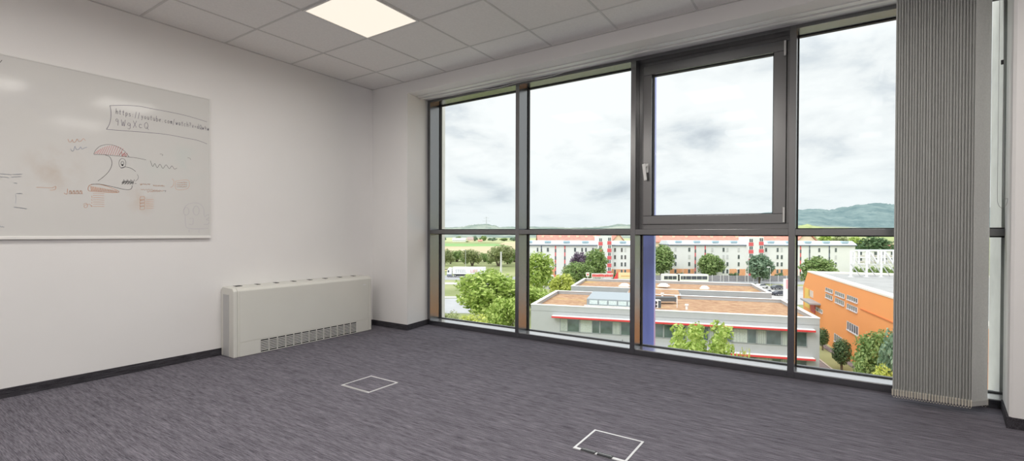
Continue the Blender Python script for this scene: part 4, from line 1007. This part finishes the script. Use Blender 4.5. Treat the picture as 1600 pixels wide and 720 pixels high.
flats(1046.5, 1336.5, 'long white flats with red and white stair tower right of the blue fin', [(1165.5, 1189, 370)], wB, [(1086.5, 1), (1102, 1), (1251, 1), (1265, 0), (1296, 0)], [(1047, 1085), (1140, 1165), (1205, 1247)])
# lower set back block seen behind the sign frame
cx = 1372; tC = thing('apartment_building', 'white flats with balconies partly hidden behind the roof sign frame', 'building', far(cx, 215, ZG), YAW)
k2 = 215/FPX
MB().box((1338-cx)*k2, 0, 0, (1425-cx)*k2, 11, zat(cx, 392, 215)-ZG).build('walls', M_flat, tC)
MB().box((1337-cx)*k2, -.5, zat(cx, 392, 215)-ZG, (1426-cx)*k2, 11.5, zat(cx, 391, 215)-ZG).build('flat_roof', M_flr, tC)
for px in (1344, 1357, 1370, 1383, 1396):
    for py in (397.5, 406.5):
        zz = zat(cx, py, 215)-ZG; bb = MB().box((px-cx)*k2-1.3, -1.1, zz-.95, (px-cx)*k2+1.3, 0, zz-.25).build('balcony', mat('balcony_green_grey', (.62, .58, .56), .7, var=.1), tC)
        MB().box((px-cx)*k2-1.1, -.06, zz-.25, (px-cx)*k2+.9, .02, zz+1.2).build('window', M_fwin, tC)

# tiled roofs behind the flats
M_tile = mat('red_brown_tiles', (.50, .25, .20), .85, var=.12, scale=.6); M_tile2 = mat('red_tiles', (.62, .26, .20), .85, var=.12, scale=.6)
M_gable = mat('cream_gable', (.84, .68, .52), .85, var=.03)
def house(px0, px1, D, yr, ye, mt, label, gable_front=False, name='house', dorm=0, depth=11, wallm=None):
    cx = (px0+px1)/2; t = thing(name, label, 'house', far(cx, D, ZG), YAW)
    w_ = lat(px1, D)-lat(px0, D); zr_ = zat(cx, yr, D)-ZG; ze = zat(cx, ye, D)-ZG; h2 = w_/2; wm = wallm or M_gable
    if gable_front:
        MB().prism([(-h2, 0, 0), (h2, 0, 0), (h2, 0, ze), (0, 0, zr_), (-h2, 0, ze)], (0, 0, 0), (0, depth, 0)).build('walls', wm, t)
        r = MB()
        for s_ in (-1, 1): r.prism([(s_*(h2+.6), -.6, ze-.35), (0, -.6, zr_+.05), (0, -.6, zr_+.5), (s_*(h2+.6), -.6, ze+.1)], (0, 0, 0), (0, depth+1.2, 0))
        r.build('roof', mt, t)
    else:
        MB().box(-h2, 0, 0, h2, depth, ze).build('walls', wm, t)
        MB().prism([(-h2, depth/2, zr_-.5), (-h2, .3, ze), (-h2, depth-.3, ze)], (0, 0, 0), (w_, 0, 0)).build('gable', wm, t)
        r = MB(); r.prism([(-h2-.8, -.7, ze-.3), (-h2-.8, -.7, ze+.1), (-h2-.8, depth/2, zr_+.1), (-h2-.8, depth+.7, ze+.1), (-h2-.8, depth+.7, ze-.3), (-h2-.8, depth/2, zr_-.3)], (0, 0, 0), (w_+1.6, 0, 0))
        rf = r.build('roof', mt, t)
        for k in range(dorm):
            xx = -h2+w_*(k+.5)/dorm; zz = ze+(zr_-ze)*.45; yy = depth*.22
            MB().box(xx-.7, yy-.5, zz-.1, xx+.7, yy+.6, zz+.9).build('dormer', M_gable, rf)
    return t
house(842, 938, 255, 362, 377.5, M_tile, 'long red brown tiled roof behind the left block of flats', dorm=7, depth=16)
house(1006, 1166, 250, 362, 378, M_tile2, 'long faded red tiled roof behind the flats right of the blue fin', dorm=8, depth=16)
house(1160, 1250, 275, 365, 377, M_tile2, 'red tiled roof behind the flats right of the stair tower', dorm=4, depth=16)
house(1240, 1281, 240, 362.5, 382, M_tile2, 'cream gabled house with red roof edge right of the third mullion', True, depth=14)
house(957, 975, 300, 365.5, 377, M_tile2, 'small cream gabled house between the left stair tower and the second mullion', True, depth=12)
house(1386, 1412, 300, 382, 393, M_tile2, 'small house with an orange tiled roof right of the large dark green tree', depth=12)
house(707, 727, 975, 371.8, 375, mat('pale_barn_roof', (.66, .66, .66), .8), 'distant white farmhouse with a flat pale roof in the fields', name='farmhouse', depth=20, wallm=M_flat)
house(730, 739, 1020, 370.5, 374.5, mat('brown_barn_roof', (.40, .30, .27), .85), 'distant farmhouse with a brown roof right of the white one', name='farmhouse', depth=20)
house(747, 753, 960, 374.5, 376.5, M_tile2, 'distant low orange roofed shed in the fields', name='farm_shed', depth=12)
sh = thing('flat_roof_shed', 'low pale shed between the lime trees left of the grey office roof', 'shed', far(852, 150, ZG), YAW)
w_ = 12*150/FPX
MB().box(-w_, 0, 0, w_, 6, zat(852, 433, 150)-ZG).build('walls', mat('shed_wall', (.58, .57, .55), .8, var=.1, scale=.6), sh)
MB().box(-w_-.3, -.3, zat(852, 433, 150)-ZG, w_+.3, 6.3, zat(852, 431, 150)-ZG).build('roof', M_gcop, sh)
MB().box(w_*.5, -.06, .1, w_*.9, .02, 2.2).build('door', M_fwin, sh)

# ------------------------------------------------------------------ street things
M_conc = mat('pale_concrete', (.66, .65, .63), .8, var=.06, scale=1)
M_pole = mat('galvanised_pole', (.60, .61, .62), .5, metal=.3, var=.05)
M_tyre = mat('black_tyre', (.02, .02, .02), .8)
M_carglass = mat('vehicle_glass', (.05, .06, .08), .08, spec=.9, var=.2)
def lamp(px, ytop, D, label, arm=-1.2, r=.09, name='street_lamp', cat='street lamp', head=True):
    t = thing(name, label, cat, far(px, D, ZG), YAW); h_ = zat(px, ytop, D)-ZG
    MB().tube((0, 0, 0), (0, 0, h_), r*1.3, r*.8, 8).build('pole', M_pole if head else M_conc, t)
    if head:
        MB().tube((0, 0, h_), (arm, 0, h_+.15), r*.7, n=6).build('arm', M_pole, t)
        MB().box(arm-.6, -.22, h_+.05, arm+.2, .22, h_+.27).build('lamp_head', M_white, t, .05)
    else: MB().tube((0, 0, h_), (0, 0, h_+.12), r*1.1, r*.9, 8).build('cap', M_pole, t)
lamp(727.5, 391, 205, 'tall street lamp behind the lorry', -1.1)
lamp(783, 394, 170, 'thick pale concrete pole beside the big lime tree', r=.32, name='concrete_pole', cat='pole', head=False)
lamp(1067.5, 414, 158, 'thin mast in front of the white bus', r=.05, name='thin_mast', cat='pole', head=False)
lamp(1169.5, 404, 160, 'tall lamp post beside the right stair tower', .5, .10)
lamp(1152, 421, 164, 'slim lamp post left of the tall one before the fence', .4, .06)
lamp(1204, 418, 150, 'slim lamp post beside the parked cars', -.4, .06)
lamp(1131, 428, 168, 'short post in front of the grey fence', r=.07, name='short_post', cat='pole', head=False)
# grey fence along the road
fc = thing('roadside_fence', 'long grey panelled fence along the road in front of the flats', 'fence', far(1140, 176, ZG), YAW)
f0, f1 = lat(1010, 176)-lat(1140, 176), lat(1268, 176)-lat(1140, 176)
MB().box(f0, 0, 0, f1, .1, 2.2).build('panel', mat('weathered_grey_boards', (.30, .29, .30), .9, var=.25, scale=3), fc)
for k in range(21):
    x = f0+(f1-f0)*k/20; MB().box(x-.12, -.12, 0, x+.12, .0, 2.4).build('post', M_conc, fc)
def wheel(p, r, t, ax=(0, 1, 0), w=.3, m_=None):
    a = Vector(ax)*w/2; o = MB().tube(Vector(p)-a, Vector(p)+a, r, n=14).build('wheel', M_tyre, t)
    MB().tube(Vector(p)-a*1.06, Vector(p)-a*1.0, r*.55, n=10).build('hub', M_alu, o)
def text_mesh(txt, size, m_, parent, loc, name='lettering', squash=1.0):
    cu = bpy.data.curves.new(name, 'FONT'); cu.body = txt; cu.size = size; cu.extrude = .01; cu.align_x = 'LEFT'
    o = bpy.data.objects.new(name, cu); COL.objects.link(o); cu.materials.append(m_)
    dg = bpy.context.evaluated_depsgraph_get(); me = bpy.data.meshes.new_from_object(o.evaluated_get(dg)); bpy.data.objects.remove(o)
    o = bpy.data.objects.new(name, me); COL.objects.link(o)
    if not me.materials: me.materials.append(m_)
    o.parent = parent; o.location = loc; o.rotation_euler = (math.pi/2, 0, 0); o.scale = (squash, 1, 1); return o
# articulated lorry, cab to the left
DL = 191
lo = thing('lorry', 'white articulated lorry with grey and red lettering on the main road', 'lorry', far(728, DL, ZG+.05), YAW)
kl = DL/FPX; XL_ = lambda px: (px-728)*kl
MB().box(XL_(708), -1.25, 1.15, XL_(759), 1.25, 3.95).build('trailer_box', mat('lorry_white', (.84, .84, .85), .45, var=.02), lo, .04)
MB().box(XL_(709), -1.1, .85, XL_(758), 1.1, 1.15).build('chassis', M_dark, lo)
cabp = [(XL_(699), .55), (XL_(706.5), .55), (XL_(706.5), 3.6), (XL_(702), 3.75), (XL_(699.6), 2.9), (XL_(699), 1.8)]
cb = MB().prism([(x, 0, z) for x, z in cabp], (0, -1.2, 0), (0, 1.2, 0)).build('cab', mat('lorry_white', (.84, .84, .85), .45), lo, .04)
MB().box(XL_(700.2), -1.23, 1.9, XL_(702.6), -1.18, 2.7).build('side_window', M_carglass, cb)
MB().box(XL_(699.2), -1.22, .5, XL_(706.3), -1.15, 1.1).build('skirt', mat('lorry_blue_grey', (.16, .18, .24), .5), cb)
for px in (701.2, 705.5, 712): wheel((XL_(px), -1.0, .5), .5, lo)
for px in (733, 736.5, 740): wheel((XL_(px), -1.0, .5), .5, lo)
MB().box(XL_(713), -1.15, .5, XL_(731), -1.05, .85).build('side_guard', M_dark, lo)
text_mesh('STEEL', 1.75, mat('lorry_grey_letters', (.52, .52, .54), .6), lo, (XL_(712), -1.27, 1.75), squash=1.0).__setitem__('label', 'grey lettering')
text_mesh('LIFE', 1.75, mat('lorry_red_letters', (.72, .22, .26), .6), lo, (XL_(735.5), -1.27, 1.75), squash=1.0).__setitem__('label', 'red lettering')
# articulated bus
DB = 171
bu = thing('bus', 'long white articulated bus behind the office roof', 'bus', far(1070, DB, ZG+.05), YAW); kb = DB/FPX
for k, (a, b_) in enumerate(((1034.5, 1058), (1060.5, 1105.5))):
    c_ = MB().box((a-1070)*kb, -1.25, .35, (b_-1070)*kb, 1.25, 3.05).build('bus_body', mat('bus_white', (.84, .84, .83), .4, var=.02), bu, .12)
    n_ = 3 if k == 0 else 5
    for i in range(n_):
        xa = (a-1070)*kb+.4+((b_-a)*kb-.8)*i/n_; xb = (a-1070)*kb+.4+((b_-a)*kb-.8)*(i+1)/n_-.12
        MB().box(xa, -1.28, 1.25, xb, -1.22, 2.45).build('bus_window', M_carglass, c_)
MB().box((1057.8-1070)*kb, -1.15, .45, (1060.7-1070)*kb, 1.15, 2.95).build('bellows', M_tyre, bu)
for px in (1040, 1054, 1069, 1097): wheel(((px-1070)*kb, -1.05, .48), .48, bu)
def car(px, D, col_, label, rz, L_=4.4, grp='cars parked behind the office block'):
    t = thing('car', label, 'car', far(px, D, ZG+.05), YAW+rz, grp)
    mpaint = mat('paint_%d' % int(col_[0]*1000), col_, .25, var=.02, coat=.5)
    pr = [(-L_/2, .35), (L_/2, .35), (L_/2, .75), (L_/2-.15, .92), (L_/2-1.1, 1.0), (L_/2-1.75, 1.42), (-L_/2+1.1, 1.45), (-L_/2+.35, 1.02), (-L_/2, .95)]
    b_ = MB().prism([(x, 0, z) for x, z in pr], (0, -.86, 0), (0, .86, 0)).build('car_body', mpaint, t, .07)
    gl = [(L_/2-1.15, 1.0), (L_/2-1.75, 1.38), (-L_/2+1.15, 1.40), (-L_/2+.55, 1.02)]
    MB().prism([(x, 0, z) for x, z in gl], (0, -.875, 0), (0, .875, 0)).build('side_glass', M_carglass, b_)
    MB().prism([(L_/2-1.06, -.72, 1.0), (L_/2-1.66, -.66, 1.40), (L_/2-1.66, .66, 1.40), (L_/2-1.06, .72, 1.0)], (.02, 0, .02), (.05, 0, .03)).build('windscreen', M_carglass, b_)
    for sx in (-1, 1):
        for sy in (-1, 1): wheel((sx*(L_/2-.85), sy*.8, .32), .32, t, w=.2)
car(1190.5, 154, (.82, .82, .82), 'white car parked in the rear row behind the office block', .25)
car(1216, 151, (.10, .11, .13), 'dark grey car in the rear row next to the white car', .2)
car(1221, 136, (.045, .05, .07), 'black car in the front row beside the white sign pillar', .1)
car(1198, 138, (.84, .84, .85), 'white car in the front row half hidden by the roof edge', .15)
for px, D, c_, lb in ((698, 216, (.80, .70, .40), 'yellowish car left of the street lamp behind the lorry'), (714.5, 218, (.78, .78, .77), 'pale car just left of the street lamp behind the lorry'),
                      (735, 216, (.72, .60, .36), 'sandy coloured car right of the street lamp behind the lorry'), (752.5, 218, (.82, .82, .82), 'white car behind the rear end of the lorry')):
    car(px, D, c_, lb, .1, grp='cars parked behind the lorry')
# sign pillar and shop signs
sp = thing('sign_pillar', 'white and pink sign pillar left of the third mullion', 'sign', far(1229, 128, ZG), YAW); kp = 128/FPX
MB().box(-4.2*kp, -.15, 0, 4.2*kp, .15, zat(1229, 435.5, 128)-ZG).build('pillar', M_gcop, sp)
MB().box(-.8*kp, -.18, 2.9, 4.0*kp, -.14, zat(1229, 436.5, 128)-ZG).build('pink_panel', mat('pink_sign', (.84, .42, .46), .6, var=.1), sp)
DH = 138; kh = DH/FPX
sb = thing('shop_sign', 'row of red and white shop signs behind the rear office roof', 'sign', far(941, DH, ZG), YAW)
zz = lambda py: zat(941, py, DH)-ZG
M_sr = mat('sign_red', (.78, .07, .08), .5, var=.05); M_sw = mat('sign_white', (.84, .80, .79), .5, var=.03)
pn = MB().box((924.5-941)*kh, 0, zz(433.8), (958.5-941)*kh, .15, zz(427)).build('board', M_sw, sb)
rl_ = random.Random(4); x = 925.6
while x < 957:
    wd = rl_.uniform(1.5, 2.4); MB().box((x-941)*kh, -.06, zz(432.4), (x+wd-941)*kh, .0, zz(428.3+rl_.uniform(0, .6))).build('letter_block', M_sr, pn); x += wd+.55
for px in (926, 940, 957): MB().box((px-941)*kh-.1, .15, 0, (px-941)*kh+.1, .3, zz(428)).build('post', M_conc, sb)
sq = thing('square_sign', 'small square white sign with a red mark left of the red shop signs', 'sign', far(918.5, DH, ZG), YAW)
MB().box(-2.6*kh, 0, zz(432), 2.6*kh, .12, zz(425.4)).build('panel', M_sw, sq); MB().box(-1.1*kh, -.05, zz(429.8), 1.3*kh, 0, zz(427.8)).build('red_mark', M_sr, sq); MB().box(-.1, .1, 0, .1, .25, zz(431)).build('post', M_conc, sq)
fl = thing('red_triangle_sign', 'red triangular sign at the right end of the red shop signs', 'sign', far(962.5, DH, ZG), YAW)
MB().prism([(-3.6*kh, 0, zz(435.5)), (3.2*kh, 0, zz(435.5)), (3.2*kh, 0, zz(424))], (0, 0, 0), (0, .15, 0)).build('panel', M_sr, fl); MB().box(-.1, .15, 0, .1, .3, zz(433)).build('post', M_conc, fl)
yl = thing('yellow_shop_sign', 'pale yellow sign board with orange letter blocks beside the second mullion', 'sign', far(984, DH, ZG), YAW)
MB().box(-17*kh, 0, zz(435.5), 17*kh, .2, zz(425.6)).build('board', mat('sign_yellow', (.86, .72, .45), .6, var=.03), yl)
for k in range(12): MB().box((-13+k*2.2)*kh, -.05, zz(431.8), (-13+k*2.2+1.3)*kh, 0, zz(430.2)).build('letter_block', mat('sign_orange', (.80, .38, .12), .6), yl)
for sx in (-15, 15): MB().box(sx*kh-.1, .2, 0, sx*kh+.1, .35, zz(427)).build('post', M_conc, yl)
# pylon on the horizon
DP = 1500; py_ = thing('power_pylon', 'distant lattice power pylon on the left horizon', 'pylon', far(759.8, DP, ZG), YAW); hp = zat(760, 338.5, DP)-ZG
lt = MB()
for sx in (-1, 1):
    for sy in (-1, 1): lt.tube((sx*3.2, sy*3.2, 0), (sx*.5, sy*.5, hp), .28, .18, 4)
for k in range(9):
    t0, t1 = k/9, (k+1)/9; w0 = 3.2+(.5-3.2)*t0; w1 = 3.2+(.5-3.2)*t1
    for sy in (-1, 1): lt.tube((-w0, sy*w0, hp*t0), (w1, sy*w1, hp*t1), .14, n=4); lt.tube((w0, sy*w0, hp*t0), (-w1, sy*w1, hp*t1), .14, n=4)
M_pyl = mat('pylon_steel', (.36, .39, .41), .6, var=.05)
lt.build('lattice_mast', M_pyl, py_)
for zf, wd in ((.80, 13), (.93, 8)):
    c_ = MB().tube((-wd, 0, hp*zf), (wd, 0, hp*zf), .25, n=4).tube((-wd, 0, hp*zf), (0, 0, hp*(zf+.05)), .15, n=4).tube((wd, 0, hp*zf), (0, 0, hp*(zf+.05)), .15, n=4); c_.build('cross_arm', M_pyl, py_)

# ------------------------------------------------------------------ blue facade fin just outside the glass
fin = thing('facade_fin', 'upright blue fin standing outside the glass of the third bay', 'facade panel', (-1.484, 4.68, 0))
MB().box(-.064, 0, -1.4, .064, .05, 3.3).build('fin_panel', mat('blue_glazed_panel', (.33, .38, .98), .16, spec=.8, var=.04, scale=2, coat=.6), fin, .004)
MB().box(-.02, .05, -1.4, .02, .10, 3.3).build('fin_rail', M_frame, fin)
